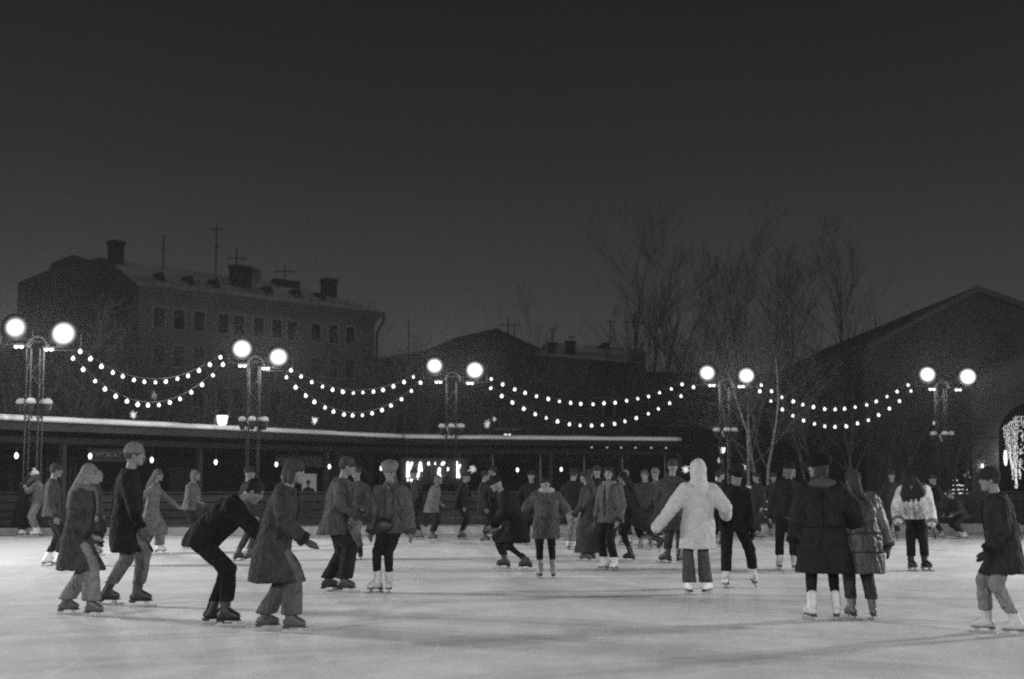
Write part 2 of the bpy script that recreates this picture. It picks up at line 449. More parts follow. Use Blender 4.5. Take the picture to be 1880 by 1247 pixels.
# glowing letters of the rink sign (К А Т О К)
def katok():
    Y = 54.0
    o0 = at(745, 885, Y)
    root = empty('glowing_sign', o0, 'tall glowing tube letters reading КАТОК under the pavilion roof', 'sign')
    k = Y / FPX
    M_ON = emi('letter_and_reflection_lit', 10); M_OFF = mat('letter_tube_unlit', .05, .5)
    def letter(strokes):
        lit = [s for s in strokes if s[0]]; off = [s for s in strokes if not s[0]]
        def q(p): return ((p[0]-745)*k, 0, (885-p[1])*k)
        o = None
        for _, r, pts in lit:
            b = MB()
            for a, c2 in zip(pts, pts[1:]): b.caps(q(a), r*k, q(c2), r*k, 8)
            o_ = b.build('letter' if o is None else 'lit_tube_or_reflection', M_ON, o or root, True); o = o or o_
        if off:
            b = MB()
            for _, r, pts in off:
                for a, c2 in zip(pts, pts[1:]): b.caps(q(a), r*k, q(c2), r*k, 8)
            b.build('unlit_tube', M_OFF, o, True)
    letter([(1,2.2,[(748.5,850),(748,875.5)]),(1,2.0,[(756,850.5),(751.5,862),(754,875.5)]),(1,1.5,[(748.6,881),(748.6,882.5)]),(1,2.0,[(755,881),(755,882.5)])])  # lowest two stubs shape reflections of the letter as glowing dots
    letter([(1,2.3,[(771.5,850.5),(767,875)]),(1,1.4,[(772.5,852),(774.2,865)]),(1,2.2,[(765.2,881),(765.2,882.5)]),(0,1.0,[(774.2,865),(776,876)]),(0,1,[(768,868),(774,868)])])  # stub below the stroke is a reflection built as a glowing dot
    letter([(1,2.3,[(786.5,850.5),(786.5,852.5)]),(1,1.4,[(798.5,850.5),(798.5,852.5)]),(0,1,[(783,851),(801,851)]),(0,1.0,[(792,851),(792,876)])])
    letter([(1,2.4,[(806.5,861),(805,869),(807.5,875.5)]),(1,2.6,[(811.5,852.5),(814,850.5)]),(0,1,[(814,851),(820,858),(820,869),(815,876),(807.5,875.5)]),(1,2.0,[(821.5,860.5),(821.5,863)])])
    letter([(1,2.2,[(837.5,849),(837.5,876)]),(1,2.0,[(843.5,855),(839.5,864),(842.5,876)])])
    b = MB(); b.box((-.2,.06,-.1),((848-745)*k+.2,.09,.9)); b.build('sign_panel', mat('sign_panel_black', .015, .8), root)
katok()

# ------------------------------------------------------------ lamp masts
def lens_mat():  # lamp halo is put into the emission, fading from core to rim
    m = bpy.data.materials.new('floodlight_lens_halo'); m.use_nodes = True; N = m.node_tree.nodes; L = m.node_tree.links
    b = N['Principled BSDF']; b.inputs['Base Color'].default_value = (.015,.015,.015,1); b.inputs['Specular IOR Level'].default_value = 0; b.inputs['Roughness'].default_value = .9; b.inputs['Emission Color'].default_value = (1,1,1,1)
    at_ = N.new('ShaderNodeAttribute'); at_.attribute_name = 'halo_glow'
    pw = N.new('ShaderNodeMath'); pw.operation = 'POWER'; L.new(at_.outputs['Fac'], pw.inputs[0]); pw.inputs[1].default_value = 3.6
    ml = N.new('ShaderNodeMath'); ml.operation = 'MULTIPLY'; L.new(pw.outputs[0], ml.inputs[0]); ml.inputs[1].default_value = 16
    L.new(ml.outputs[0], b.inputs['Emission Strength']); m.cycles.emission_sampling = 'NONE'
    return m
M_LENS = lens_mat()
def mast(px, Y, lamps, downs, hats, label, zb=0.0, power=1400, seen=True, xy=None, rz=0.0, grp='lattice floodlight masts round the rink'):
    """lamps/downs: pixel positions of the lamp heads; hats: pixel y of the snow-capped spots"""
    if xy is None:
        base = at(px, 875, Y); base.z = 0
    else: base = V((xy[0], xy[1], 0))
    root = empty('floodlight_mast', base, label, 'light mast', grp, rz)
    zt = lamps[0][2] - .55
    hw = .17
    for sx_ in (-1, 1):
        for sy in (-1, 1):
            b = MB(); b.tube([(sx_*hw, sy*hw, 0), (sx_*hw, sy*hw, zt)], .022, 6); b.build('leg', M_METAL, root)
    b = MB(); z = .15; k = 0
    cs = [(-hw,-hw),(hw,-hw),(hw,hw),(-hw,hw)]
    while z < zt - .5:
        for i in range(4):
            a, c2 = cs[i], cs[(i+1) % 4]
            if k % 2: a, c2 = c2, a
            b.tube([(a[0],a[1],z),(c2[0],c2[1],z+.45)], .009, 4)
        z += .45; k += 1
    b.build('lattice_brace', M_METAL, root)
    # hoop on the head
    b = MB(); b.tube([(math.cos(R(t))*.26+.06, -.05, zt + .02 + math.sin(R(t))*.30) for t in range(0, 181, 12)], .035, 8)
    b.tube([(math.cos(R(t))*.26+.06, .12, zt + .02 + math.sin(R(t))*.30) for t in range(0, 181, 12)], .03, 8)
    b.build('head_hoop', mat('hoop_grey_paint', .07, .5, .2, 6), root, True)
    l, r_ = lamps
    b = MB(); b.tube([(l[0]-.1, .05, l[2]-.28), (r_[0]+.1, .05, r_[2]-.28)], .035, 8)
    b.build('cross_arm', M_METAL, root)
    for x, y, zz in lamps:
        h = MB()
        h.loft([((x,-.02,zz),V((.415,0,0)),V((0,0,.395))),((x,.12,zz),V((.35,0,0)),V((0,0,.33))),((x,.26,zz),V((.12,0,0)),V((0,0,.11)))], 20)
        h.tube([(x-.425,.05,zz-.0),(x-.425,.05,zz-.43),(x+.425,.05,zz-.43),(x+.425,.05,zz)], .018, 6)
        fo = h.build('floodlight', M_METAL, root)
        halo_glow = random.Random(int(x*100+zz*10+base.x*7)).uniform(.92, 1.12)
        e = MB(); rr = []  # lens disc enlarged to carry its painted halo
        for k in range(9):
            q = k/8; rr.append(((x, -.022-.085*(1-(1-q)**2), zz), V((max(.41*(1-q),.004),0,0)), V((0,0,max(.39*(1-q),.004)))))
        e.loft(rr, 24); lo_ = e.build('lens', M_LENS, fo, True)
        ca = lo_.data.attributes.new('halo_glow', 'FLOAT', 'POINT')
        for vi, v in enumerate(lo_.data.vertices): ca.data[vi].value = max(0, 1 - math.hypot((v.co.x-x)/.41, (v.co.z-zz)/.39)*(2.08-halo_glow))**.8*halo_glow
        ld = bpy.data.lights.new('flood_beam', 'SPOT'); ld.energy = power; ld.shadow_soft_size = .12
        lo = bpy.data.objects.new('flood_beam', ld); COL.objects.link(lo); lo.parent = fo; lo.location = (x, -.26, zz)
        ld.spot_size = R(145 if xy else 140); ld.spot_blend = .7 if xy else .8
        aim = (V((xy[0]*.15, 19, 0)) if xy else V((base.x*.4, 14, 0))) - (base + V((0,0,zz)))
        if xy: aim.z -= aim.length*.42
        else: aim.z -= aim.length*.15
        lo.rotation_euler = (Matrix.Rotation(-rz, 3, 'Z') @ aim).to_track_quat('-Z', 'Y').to_euler()
    for x, y, zz in downs:
        h = MB(); h.box((x-.15,-.07,zz+.03),(x+.15,.10,zz+.09)); h.tube([(x,.03,zz+.08),(x,.05,zz+.34)], .012, 5); fo = h.build('downlight', M_METAL, root)
        e = MB(); e.ell((x-.07,-.02,zz), .062, .05, .045, n=10); e.ell((x+.07,-.02,zz), .062, .05, .045, n=10); e.build('lens', M_DOWN, fo, True)
        if xy is None:
            ld = bpy.data.lights.new('down_beam', 'POINT'); ld.energy = 85; ld.shadow_soft_size = .08
            lo = bpy.data.objects.new('down_beam', ld); COL.objects.link(lo); lo.parent = fo; lo.location = (x, -.12, zz-.12)
    for x, y in ((-.33,-.05),(.02,-.30),(.20,.22),(.36,-.02)):
        zz = hats
        h = MB(); h.loft([((x,y,zz-.30),V((.055,0,0)),V((0,.055,0))),((x,y,zz-.2),V((.10,0,0)),V((0,.10,0))),((x,y,zz-.03),V((.115,0,0)),V((0,.115,0)))], 12)
        h.tube([(x,y,zz-.2),(x*.5,y*.5,zz-.42)], .018, 5)
        so = h.build('spotlight', M_METAL, root)
        e = MB(); e.loft([((x,y,zz-.028),V((.125,0,0)),V((0,.125,0))),((x,y,zz+.03),V((.135,0,0)),V((0,.135,0))),((x,y,zz+.10),V((.09,0,0)),V((0,.09,0))),((x,y,zz+.125),V((.03,0,0)),V((0,.03,0)))], 14)
        e.build('snow_cap', M_SNOW, so, True)
    b = MB()
    for s_ in (-1, 1):
        b.tube([(-.08+.08*s_, -.15, hats+.0), (-.06+.04*s_, -.19, hats-.12), (-.06, -.18, hats-.26)], .028, 6)
    b.build('snow_clump', M_SNOW, root, True)
    return root

def pmast(px, Y, lamps, downs, hat_y, label, power):
    b = at(px, 875, Y)
    conv = lambda p: (lambda q: (q.x - b.x, 0, q.z))(at(p[0], p[1], Y))
    return mast(px, Y, [conv(p) for p in lamps], [conv(p) for p in downs], at(px, hat_y, Y).z - .10, label, power=power)
MASTS = [
 (58, 37.5, [(30,602),(118,613)], [(35,637),(90,642)], 733, 'lattice floodlight mast at the far left end of the pavilion'),
 (463, 44.9, [(445,641),(512,656)], [(445,672),(488,677)], 766, 'lattice floodlight mast beside the lantern above the pavilion roof'),
 (828, 51.2, [(798,672),(872,680)], [(805,702),(863,704)], 779, 'lattice floodlight mast beside the glowing letters'),
 (1332, 53.6, [(1298,685),(1370,690)], [(1307,708),(1361,710)], 786, 'lattice floodlight mast in front of the pale birch stems'),
 (1731, 55.0, [(1702,688),(1776,692)], [(1711,715),(1759,716)], 793, 'lattice floodlight mast in front of the gabled hall')]
PW_FAR = 1000
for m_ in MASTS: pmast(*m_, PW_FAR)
# the same masts on the near side of the rink, just outside the picture
PW_NEAR = 5000
for x, y, pw in ((-19.5, 23, 1.25), (20.5, 24, 1.25), (-17, -4, 1.0), (0, -11, .7), (17, -4, 1.0)):
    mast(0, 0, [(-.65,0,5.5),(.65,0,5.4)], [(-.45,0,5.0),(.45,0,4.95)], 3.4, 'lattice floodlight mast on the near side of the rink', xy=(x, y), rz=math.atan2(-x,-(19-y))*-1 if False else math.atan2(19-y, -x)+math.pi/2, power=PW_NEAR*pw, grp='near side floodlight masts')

# ------------------------------------------------------------ festoon strings between the masts
bulb_me = None
def festoon(a, m, z, Ya, Yb, n, label):
    """a, m, z: pixel start, lowest point, end"""
    global bulb_me
    # parabola through the three pixels
    (x0,y0),(x1,y1),(x2,y2) = a, m, z
    def py(x):
        return y0*(x-x1)*(x-x2)/((x0-x1)*(x0-x2)) + y1*(x-x0)*(x-x2)/((x1-x0)*(x1-x2)) + y2*(x-x0)*(x-x1)/((x2-x0)*(x2-x1))
    def pt(x): return at(x, py(x), Ya + (Yb-Ya)*(x-x0)/(x2-x0))
    o = pt(x0)
    root = empty('festoon_string', o, label, 'string lights', 'festoon strings between the masts')
    b = MB(); b.tube([pt(x0+(x2-x0)*i/40) - o + V((0,0,.10)) for i in range(41)], .011, 5); b.build('cable', M_WIRE, root)
    fr_ = random.Random(int(x0))
    if bulb_me is None:
        q = MB(); q.ell((0,0,0), .054, .054, .057, n=12); q.ell((0,0,.048), .022, .022, .03, n=8)
        t = q.build('bulb', M_BULB, None, True); bulb_me = t.data; bpy.data.objects.remove(t)
    for i in range(n):
        x = x0 + (x2-x0)*(i+.0)/(n-1)
        bo = bpy.data.objects.new('bulb', bulb_me); COL.objects.link(bo); bo.parent = root
        bo.location = pt(x + fr_.uniform(-1.2,1.2)) - o + V((0, 0, fr_.uniform(-.012,.012))); bo.rotation_euler = (fr_.uniform(-.3,.3), fr_.uniform(-.3,.3), 0)
        k_ = fr_.choice((.82,.9,1,1,1.08)); bo.scale = (k_, k_, k_)
SPANS = [((147,645),(280,702),(404,657),37.5,44.9,14,'upper'),((134,658),(276,745),(410,669),37.5,44.9,15,'lower'),
 ((535,681),(656,722),(760,692),44.9,51.2,13,'upper'),((525,693),(655,763),(772,703),44.9,51.2,15,'lower'),
 ((903,697),(1078,742),(1252,706),51.2,53.6,18,'upper'),((900,712),(1095,782),(1272,712),51.2,53.6,19,'lower'),
 ((1398,708),(1535,752),(1667,707),53.6,55,15,'upper'),((1396,720),(1536,784),(1672,719),53.6,55,15,'lower')]
NM = ['above the left end of the pavilion','above the lit pavilion windows','between the letters mast and the birch mast','in front of the gabled hall']
for i, sp in enumerate(SPANS):
    festoon(*sp[:6], '%s string of bright bulbs sagging %s' % (sp[6], NM[i//2]))
# ------------------------------------------------------------ buildings
def frame2(a, d, n): return lambda u, w, z: V((a[0], a[1], 0)) + d*u + n*w + V((0,0,z))
M_PLAS = mat('old_grey_plaster', .34, .9, .3, .35, .2, 6, .1)
M_TRIM = mat('pale_stucco_trim', .62, .9, .2, .6, 0, 6, .1)
M_BRICK = mat('sooty_brick', .06, .9, .4, .8, .3, 12, .1)
M_SEAM = mat('snowy_metal_roof', .86, .9, .35, .28, .3, 4, .15)
M_GLASS = mat('dark_window_glass', .006, .35, .3, 2, 0, 6, .12)
M_DARKM = mat('dark_roof_metal', .03, .6, .4, 1, 0, 6, .3)

def window(par, F, u, z0, z1, wd, arch=False):
    f = MB(); t = .16
    f.xbox(F, u-wd/2-t, u-wd/2, 0, .07, z0-.02, z1+t); f.xbox(F, u+wd/2, u+wd/2+t, 0, .07, z0-.02, z1+t)
    f.xbox(F, u-wd/2, u+wd/2, 0, .07, z1, z1+t)
    f.xbox(F, u-wd/2-.22, u+wd/2+.22, 0, .16, z0-.16, z0-.022)
    o = f.build('window', M_TRIM, par)
    g = MB(); g.xbox(F, u-wd/2+.002, u+wd/2-.002, 0, .02, z0-.018, z1-.002); g.build('pane', M_GLASS, o)
    s_ = MB(); s_.xbox(F, u-.035, u+.035, .022, .045, z0, z1); s_.xbox(F, u-wd/2, u-.037, .022, .04, z0+(z1-z0)*.66, z0+(z1-z0)*.70); s_.xbox(F, u+.037, u+wd/2, .022, .04, z0+(z1-z0)*.66, z0+(z1-z0)*.70)
    s_.build('glazing_bar', mat('grey_sash', .07, .7), o)
    return o

def chimney(par, F, u, w, z0, z1, su, sw, name='chimney'):
    b = MB(); b.xbox(F, u-su/2, u+su/2, w-sw/2, w+sw/2, z0, z1-.35); b.xbox(F, u-su/2-.09, u+su/2+.09, w-sw/2-.09, w+sw/2+.09, z1-.35, z1)
    return b.build(name, M_BRICK, par)

def antenna(par, p, z1, bars):
    b = MB(); b.tube([(p.x,p.y,p.z),(p.x,p.y,z1)], .065, 5)
    for zz, hw_, n in bars:
        b.tube([(p.x-hw_,p.y,zz),(p.x+hw_,p.y,zz)], .045, 4)
        for k in range(n):
            x = p.x - hw_ + 2*hw_*(k+.5)/n; b.tube([(x,p.y-.45,zz),(x,p.y+.45,zz)], .018, 4)
            b.tube([(x,p.y,zz-.18),(x,p.y,zz+.18)], .018, 4)
    return b.build('antenna', M_WIRE, par)

def mansion():
    A, B = V((-31.75,120,0)), V((-13.6,140,0))
    d = (B-A); Ln = d.length; d.normalize(); n = V((d.y,-d.x,0))      # n points toward the rink
    root = empty('town_house', A, 'old three storey stucco house with snowy roof, chimneys and aerials', 'building')
    F = lambda u, w, z: d*u + n*w + V((0,0,z))
    EZ = 17.6
    w = MB(); w.xbox(F, 0, Ln, -19.4, 0, 0, EZ-1.05); w.build('wall', M_PLAS, root)
    # blank fire wall at the left end, stepped outline
    prof = [(0,0),(0,EZ+.1),(5.4,20.6),(7.5,20.5),(10,21.3),(13.6,20.9),(13.8,20.3),(19.4,19.7),(19.4,0)]
    fw = MB(); fw.prism([F(-.02,-s,z) for s,z in prof], d*-.5); fw.build('fire_wall', mat('sooty_fire_wall', .13, .95, .4, .4, .3, 5, .05), root)
    c = MB()
    for z0, z1, o in ((EZ-1.045,EZ-.75,.12),(EZ-.745,EZ-.42,.28),(EZ-.415,EZ-.10,.55),(EZ-.095,EZ+.05,.68)): c.xbox(F, .0, Ln+o, .003, o, z0, z1)
    c.xbox(F, 0, Ln+.1, .003, .10, 13.0, 13.22); c.xbox(F, 0, Ln+.1, .003, .10, 5.8, 6.05)
    c.build('cornice', M_PLAS, root)
    def px_u(px, w=0.0):
        k = (px-CX)/FPX; p0 = A + n*w
        return (k*p0.y - p0.x)/(d.x - k*d.y)
    cols = [288,325,362,407,436,472,505,535,578,610,641]
    for px in cols:
        u = px_u(px)
        for z0, z1 in ((14.25,15.95),(11.0,12.75),(7.6,9.3),(3.0,4.9)): window(root, F, u, z0, z1, 1.12)
    pil = MB()
    for px in (262,306,343,384,421,454,489,520,557,594,626,660):
        u = px_u(px); pil.xbox(F, u-.18, u+.18, .003, .07, 6.1, 12.9); 
    pil.build('pilaster', M_PLAS, root)
    # roof: eaves, ridge, hip
    RH, RS = 20.9, 7.6
    r = MB()
    e0, e1 = F(0,.70,EZ+.06), F(Ln+.70,.70,EZ+.06); r0, r1 = F(0,-RS,RH), F(Ln-6.2,-RS,RH-.1)
    b0, b1 = F(0,-19.4,EZ+.06), F(Ln+.70,-19.4,EZ+.06)
    r.add([e0,e1,r1,r0,b1,b0], [(0,1,2,3),(1,4,2),(3,2,4,5),(0,3,5),(0,5,4,1)])
    rf = r.build('roof', M_SEAM, root)
    sm = MB(); k = 0
    u = .6
    while u < Ln-.5:
        t = 1.0 if u < Ln-6.2 else max(.05, 1-(u-(Ln-6.2))/6.9)
        sm.tube([F(u,.66,EZ+.10), F(u,.70-(.70+RS)*t*.98,EZ+.10+(RH-EZ-.06)*t*.98)], .035, 4); u += .9
    sm.build('standing_seam', M_SEAM, rf)
    rl = MB()
    for k in range(30):
        u = .5+k*(Ln-.6)/29; z = EZ+.28; w_ = .15
        rl.tube([F(u,w_,z),F(u,w_,z+.75)], .022, 4)
        if k < 29:
            u2 = .5+(k+1)*(Ln-.6)/29
            for dz in (.35,.72): rl.tube([F(u,w_,z+dz),F(u2,w_,z+dz)], .014, 4)
    rl.build('snow_guard', M_DARKM, rf)
    for px in (287,340,388,487,540,585):
        u = px_u(px,-2.0); b = MB(); b.prism([F(u-.3,-1.4,EZ+.95),F(u+.3,-1.4,EZ+.95),F(u,-1.4,EZ+1.75)], n*-1.6); b.build('roof_vent', M_DARKM, rf)
    for px, su, w_, z0, z1 in ((205,.85,-6.3,19.8,22.4),(437,1.5,-3.2,18.3,21.1),(601,1.05,-5.0,19.2,21.3)):
        u = px_u(px, w_); chimney(rf, F, u, w_, z0, z1, su*1.25, 1.0)
    u = px_u(456,-3.0); q = F(u,-2.4,20.3); b = MB()
    b.loft([(q + n*0.0, d*.02, V((0,0,.02))),(q + n*.10, d*.40, V((0,0,.40))),(q + n*.22, d*.62, V((0,0,.62))),(q+n*.20, d*.60, V((0,0,.60))),(q+n*.06, d*.38, V((0,0,.38)))], 16)
    b.tube([q, q - V((0,0,1.7))], .05, 5); b.build('satellite_dish', M_METAL_L, rf)
    for px, w_, z0, z1, bars in ((293,-5,20.2,23.4,((22.0,.12,0),)),(391,-4.5,19.8,24.9,((24.5,.55,2),(22.8,.22,0))),(429,-5.5,20.6,23.1,((22.2,.95,5),)),(519,-6.2,20.4,22.3,((21.7,1.0,5),))):
        u = px_u(px, w_); p = F(u, w_, z0); antenna(rf, p, z1, bars)
    hb = MB(); u0, u1 = px_u(500,-5.6), px_u(545,-5.6); hb.xbox(F, u0, u1, -6.1, -5.4, 19.4, 20.75); hb.build('roof_hatch', M_DARKM, rf)
    dp = MB(); dp.tube([F(Ln+.62,.72,EZ-.1),F(Ln+.55,.68,EZ-.8),F(Ln+.15,.22,EZ-1.9),F(Ln+.12,.20,EZ-2.6),F(Ln+.12,.20,0)], .12, 8); dp.build('drainpipe', M_DARKM, root)
mansion()

def simple_house(name, label, F0, Y, outline, depth, wallm, roofpoly=None, roofm=None, extras=None):
    """gabled or flat house: outline (pixels) of the front at distance Y, real depth behind it"""
    pts = [at(x, y, Y) for x, y in outline]
    o = V((sum(p.x for p in pts)/len(pts), Y, 0))
    root = empty(name, o, label, 'building')
    base = [V((pts[0].x, Y, 0))] + pts + [V((pts[-1].x, Y, 0))]
    b = MB(); b.prism([p - o for p in base], (0, depth, 0)); b.build('wall', wallm, root)
    return root, o
M_DW = mat('dark_house_wall', .10, .9, .4, .4, .2, 5, .1)
# gabled dark house behind the letters mast
rt, o = simple_house('gabled_house', 'dark gabled house far behind the floodlights of the middle mast', None, 150, [(672,668),(780,650),(838,626),(912,610),(1000,650)], 14, M_DW)
b = MB()
for a, c2 in (((672,666),(780,648)),((780,648),(838,624)),((838,624),(912,607)),((912,607),(1001,648))):
    p, q = at(*a,150)-o, at(*c2,150)-o
    b.prism([p+V((0,-.4,0)), q+V((0,-.4,0)), q+V((0,-.4,.22)), p+V((0,-.4,.22))], (0,15,0))
rf = b.build('roof', mat('thin_snow_roof', .12, .9, .4, .3), rt)
antenna(rf, at(933,636,152)-o, (at(933,582,152)).z, ((at(933,597,152).z,.9,4),))
antenna(rf, at(944,632,152)-o, (at(944,595,152)).z, ((at(944,597,152).z,.7,3),))
antenna(rf, at(750,655,152)-o, (at(750,586,152)).z, ())
for px0 in (700, 735, 770, 850, 890, 930, 960):
    F = lambda u, w, z: V((at(px0,875,150).x - o.x + u, -w, z)); window(rt, F, 0, 6.8, 8.6, 1.2); window(rt, F, 0, 3.2, 5, 1.2)
# snow-roofed long house
rt, o = simple_house('long_house', 'long dark house with a snowy roof, chimneys and rooftop aerials in the middle distance', None, 138, [(992,650),(1150,665),(1185,650)], 13, M_DW)
b = MB(); e = [at(988,652,137.5)-o, at(1152,666,137.5)-o, at(1176,641,143)-o, at(1003,628,143)-o]
e2 = [at(1192,650,151)-o, at(985,650,152)-o]
b.add(e + e2, [(0,1,2,3),(3,2,4,5),(0,3,5),(1,4,2),(0,5,4,1)]); rf = b.build('roof', M_SEAM, rt)
b = MB()
for i in range(22):
    x = 1040+i*5.0; b.tube([at(x,646+(x-988)*.085,138.2)-o, at(x,638+(x-988)*.085,138.2)-o], .02, 4)
for dy in (640,644): b.tube([at(1040,dy+4.4,138.2)-o, at(1145,dy+13.3,138.2)-o], .016, 4)
b.build('roof_railing', M_DARKM, rf)
for x, y0, y1, su in ((1014,651,633,.8),(1047,646,630,.9)):
    p = at(x,y0,139)-o; z1 = at(x,y1,139).z
    b = MB(); b.box((p.x-su/2,p.y-.4,p.z-.4),(p.x+su/2,p.y+.4,z1)); b.box((p.x-su/2-.1,p.y-.5,z1),(p.x+su/2+.1,p.y+.5,z1+.18)); b.build('chimney', M_BRICK, rf)
p = at(1105,636,142)-o; b = MB(); b.prism([p+V((-1.4,0,-.7)),p+V((.8,0,-.7)),p+V((.8,0,.35)),p+V((.2,0,.40))], (0,1.2,0)); b.build('dormer', M_DARKM, rf)
for x, y0, y1, bars in ((1014,634,604,((606,.35,1),)),(1121,632,590,((590.5,.5,0),)),(1166,642,574,((592,.9,4),)),(1049,631,617,((619,.4,2),))):
    p = at(x,y0,140)-o; antenna(rf, p, at(x,y1,140).z, [(at(x,q,140).z,h,n_) for q,h,n_ in bars])
for i in range(7):
    px0 = 1008+i*22
    F = lambda u, w, z: V((at(px0,875,138).x - o.x + u, -w, z)); window(rt, F, 0, 7.2, 9.0, 1.1); window(rt, F, 0, 3.2, 5, 1.1)
# low far blocks that close the park
for nm, lab, Y, out in (('park_building', 'low dark building behind the bare trees on the right', 140, [(1178,690),(1400,690),(1402,700),(1800,702)]),
                        ('park_building', 'low dark building at the far left edge behind the branches', 118, [(-120,655),(60,648)])):
    rt, o = simple_house(nm, lab, None, Y, out, 10, M_DW)
    x0, x1 = out[0][0], out[-1][0]
    b = MB(); p, q = at(x0,out[0][1]-3,Y)-o, at(x1,out[-1][1]-3,Y)-o
    b.prism([p+V((0,-.3,0)),q+V((0,-.3,0)),q+V((0,-.3,.25)),p+V((0,-.3,.25))], (0,10.6,0)); b.build('roof', mat('thin_snow_roof', .12, .9, .4, .3), rt)
    x = x0+14
    while x < x1-10:
        px0 = x; F = lambda u, w, z: V((at(px0,875,Y).x - o.x + u, -w, z)); window(rt, F, 0, 4.6, 6.4, 1.2); x += 26

# gabled hall on the right with its portal
def hall():
    Y = 80
    A = at(1790,538,Y)
    root = empty('gabled_hall', (A.x, Y, 0), 'large dark gabled hall with an arched portal at the right edge', 'building')
    o = V((A.x, Y, 0))
    L_, R_ = at(1585,647,Y), at(2020,622,Y)
    pr = [V((L_.x,Y,0)), L_, A, R_, V((R_.x,Y,0))]
    b = MB(); b.prism([p-o for p in pr], (0,40,0)); b.build('wall', mat('hall_wall', .09, .9, .35, .5, .25, 6, .1), root)
    b = MB()
    for p, q in ((L_,A),(A,R_)):
        p_, q_ = p-o, q-o
        b.prism([p_+V((0,-.7,.01)),q_+V((0,-.7,.01)),q_+V((0,-.7,.34)),p_+V((0,-.7,.34))], (0,41,0))
    b.build('roof', mat('thin_snow_roof', .12, .9, .4, .3), root)
    # portal block nearer than the gable wall
    YP = 76.5; P = lambda x, y: at(x, y, YP) - o
    pt = [P(1784,875),P(1784,704),P(1800,690),P(1884,655),P(2010,702),P(2010,875)]
    for p in (pt[0], pt[-1]): p.z = 0
    # arched opening: outline as a hole, built as wall strips left, right and above
    ax0, ax1, asp = 1833, 1965, 800
    arch = [(ax0+(ax1-ax0)/2 - (ax1-ax0)/2*math.cos(R(t)), asp-62*math.sin(R(t))) for t in range(0,181,12)]
    b = MB(); dep = V((0,1.4,0))
    b.prism([pt[0],pt[1],P(1800,690),V((P(1833,690).x,P(1833,690).y,P(1833,676).z)),V((P(ax0,875).x,P(ax0,875).y,0))], dep)
    b.prism([V((P(ax1,875).x,P(ax1,875).y,0)),P(ax1,683),P(2010,702),pt[-1]], dep)
    tp = lambda x: 676-(x-1833)*.415 if x < 1884 else 655+(x-1884)*.373
    for (xa,ya),(xb,yb) in zip(arch, arch[1:]):
        b.prism([P(xa,ya),P(xa,tp(xa)),P(xb,tp(xb)),P(xb,yb)], dep)
    b.build('portal_wall', mat('portal_stucco', .2, .9, .25, .5, .2, 6, .1), root)
    b = MB()
    for (xa,ya),(xb,yb) in (((1796,690),(1884,653)),((1884,653),(2012,701))):
        b.prism([P(xa,ya)+V((0,-.35,0)),P(xb,yb)+V((0,-.35,0)),P(xb,yb)+V((0,-.35,.28)),P(xa,ya)+V((0,-.35,.28))], (0,.345,0))
    b.prism([P(1783,806)+V((0,-.15,0)),P(1830,806)+V((0,-.15,0)),P(1830,803)+V((0,-.15,0)),P(1783,803)+V((0,-.15,0))], (0,.147,0))
    b.build('pediment_moulding', mat('hall_moulding', .13, .9, .3, 1), root)
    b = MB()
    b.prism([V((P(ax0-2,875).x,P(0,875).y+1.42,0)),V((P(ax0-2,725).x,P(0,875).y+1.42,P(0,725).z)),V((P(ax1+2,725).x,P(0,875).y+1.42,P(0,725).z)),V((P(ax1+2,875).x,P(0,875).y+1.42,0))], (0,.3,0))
    b.build('dark_backing', mat('portal_dark', .012, .8), root)  # near-black sheet stands in for the dark depth of the archway
    # curtain of fairy lights
    c0 = at(1845,900,76)
    cur = empty('light_curtain', V((c0.x,76,0)), 'sparkling curtain of fairy lights draped inside the arched portal', 'string lights')
    random.seed(12)
    q0 = V((c0.x,76,0))
    sw = MB(); sw.tube([at(1836,800,76)-q0, at(1845,786,76)-q0, at(1862,766,76)-q0, at(1890,757,76)-q0, at(1930,756,76)-q0], .015, 4)
    sw.build('cable', M_WIRE, cur)
    M_FA = emi('fairy_light', 1.1); M_FB = emi('fairy_light_bright', 4)
    for i in range(13):
        x = 1843 + i*3.6
        top = 784 - min(i,6)*3.2; 
        x_end = x + (1868-x)*.62 + 3*math.sin(i*1.7); bot = 850 + 48*min(1,(i+1)/6) if i < 8 else 880
        b = MB(); n_ = int((bot-top)/3.1); w_ = MB(); pts = []
        for k in range(n_):
            t = (k+random.random()*.6)/n_; 
            if i > 7 and random.random() < .55: continue
            xx = x + (x_end-x)*t**1.6 + random.uniform(-.9,.9); yy = top + (bot-top)*t
            p = at(xx, yy, 76 + .25*math.sin(i*2+k*.2)) - q0; b.ell(p, .020, .020, random.uniform(.022,.05), n=6); pts.append(p)
        b.build('light_strand', M_FA, cur)['kind'] = 'stuff'
    b = MB(); b.ell(at(1846,841,75.9)-q0, .09, .05, .42, n=8); b.build('bright_tube', M_FB, cur)
    # wall lamp
    lp = at(1804,856,76.3); rl = empty('wall_lamp', lp, 'small oval lamp glowing on the portal pilaster of the hall', 'lamp')
    b = MB(); b.ell((0,0,0), .08, .08, .13, n=10); b.build('glass_globe', M_LAMP, rl, True)
    b = MB(); b.box((-.05,.02,-.25),(.05,.25,-.12)); b.build('bracket', M_METAL, rl)
hall()

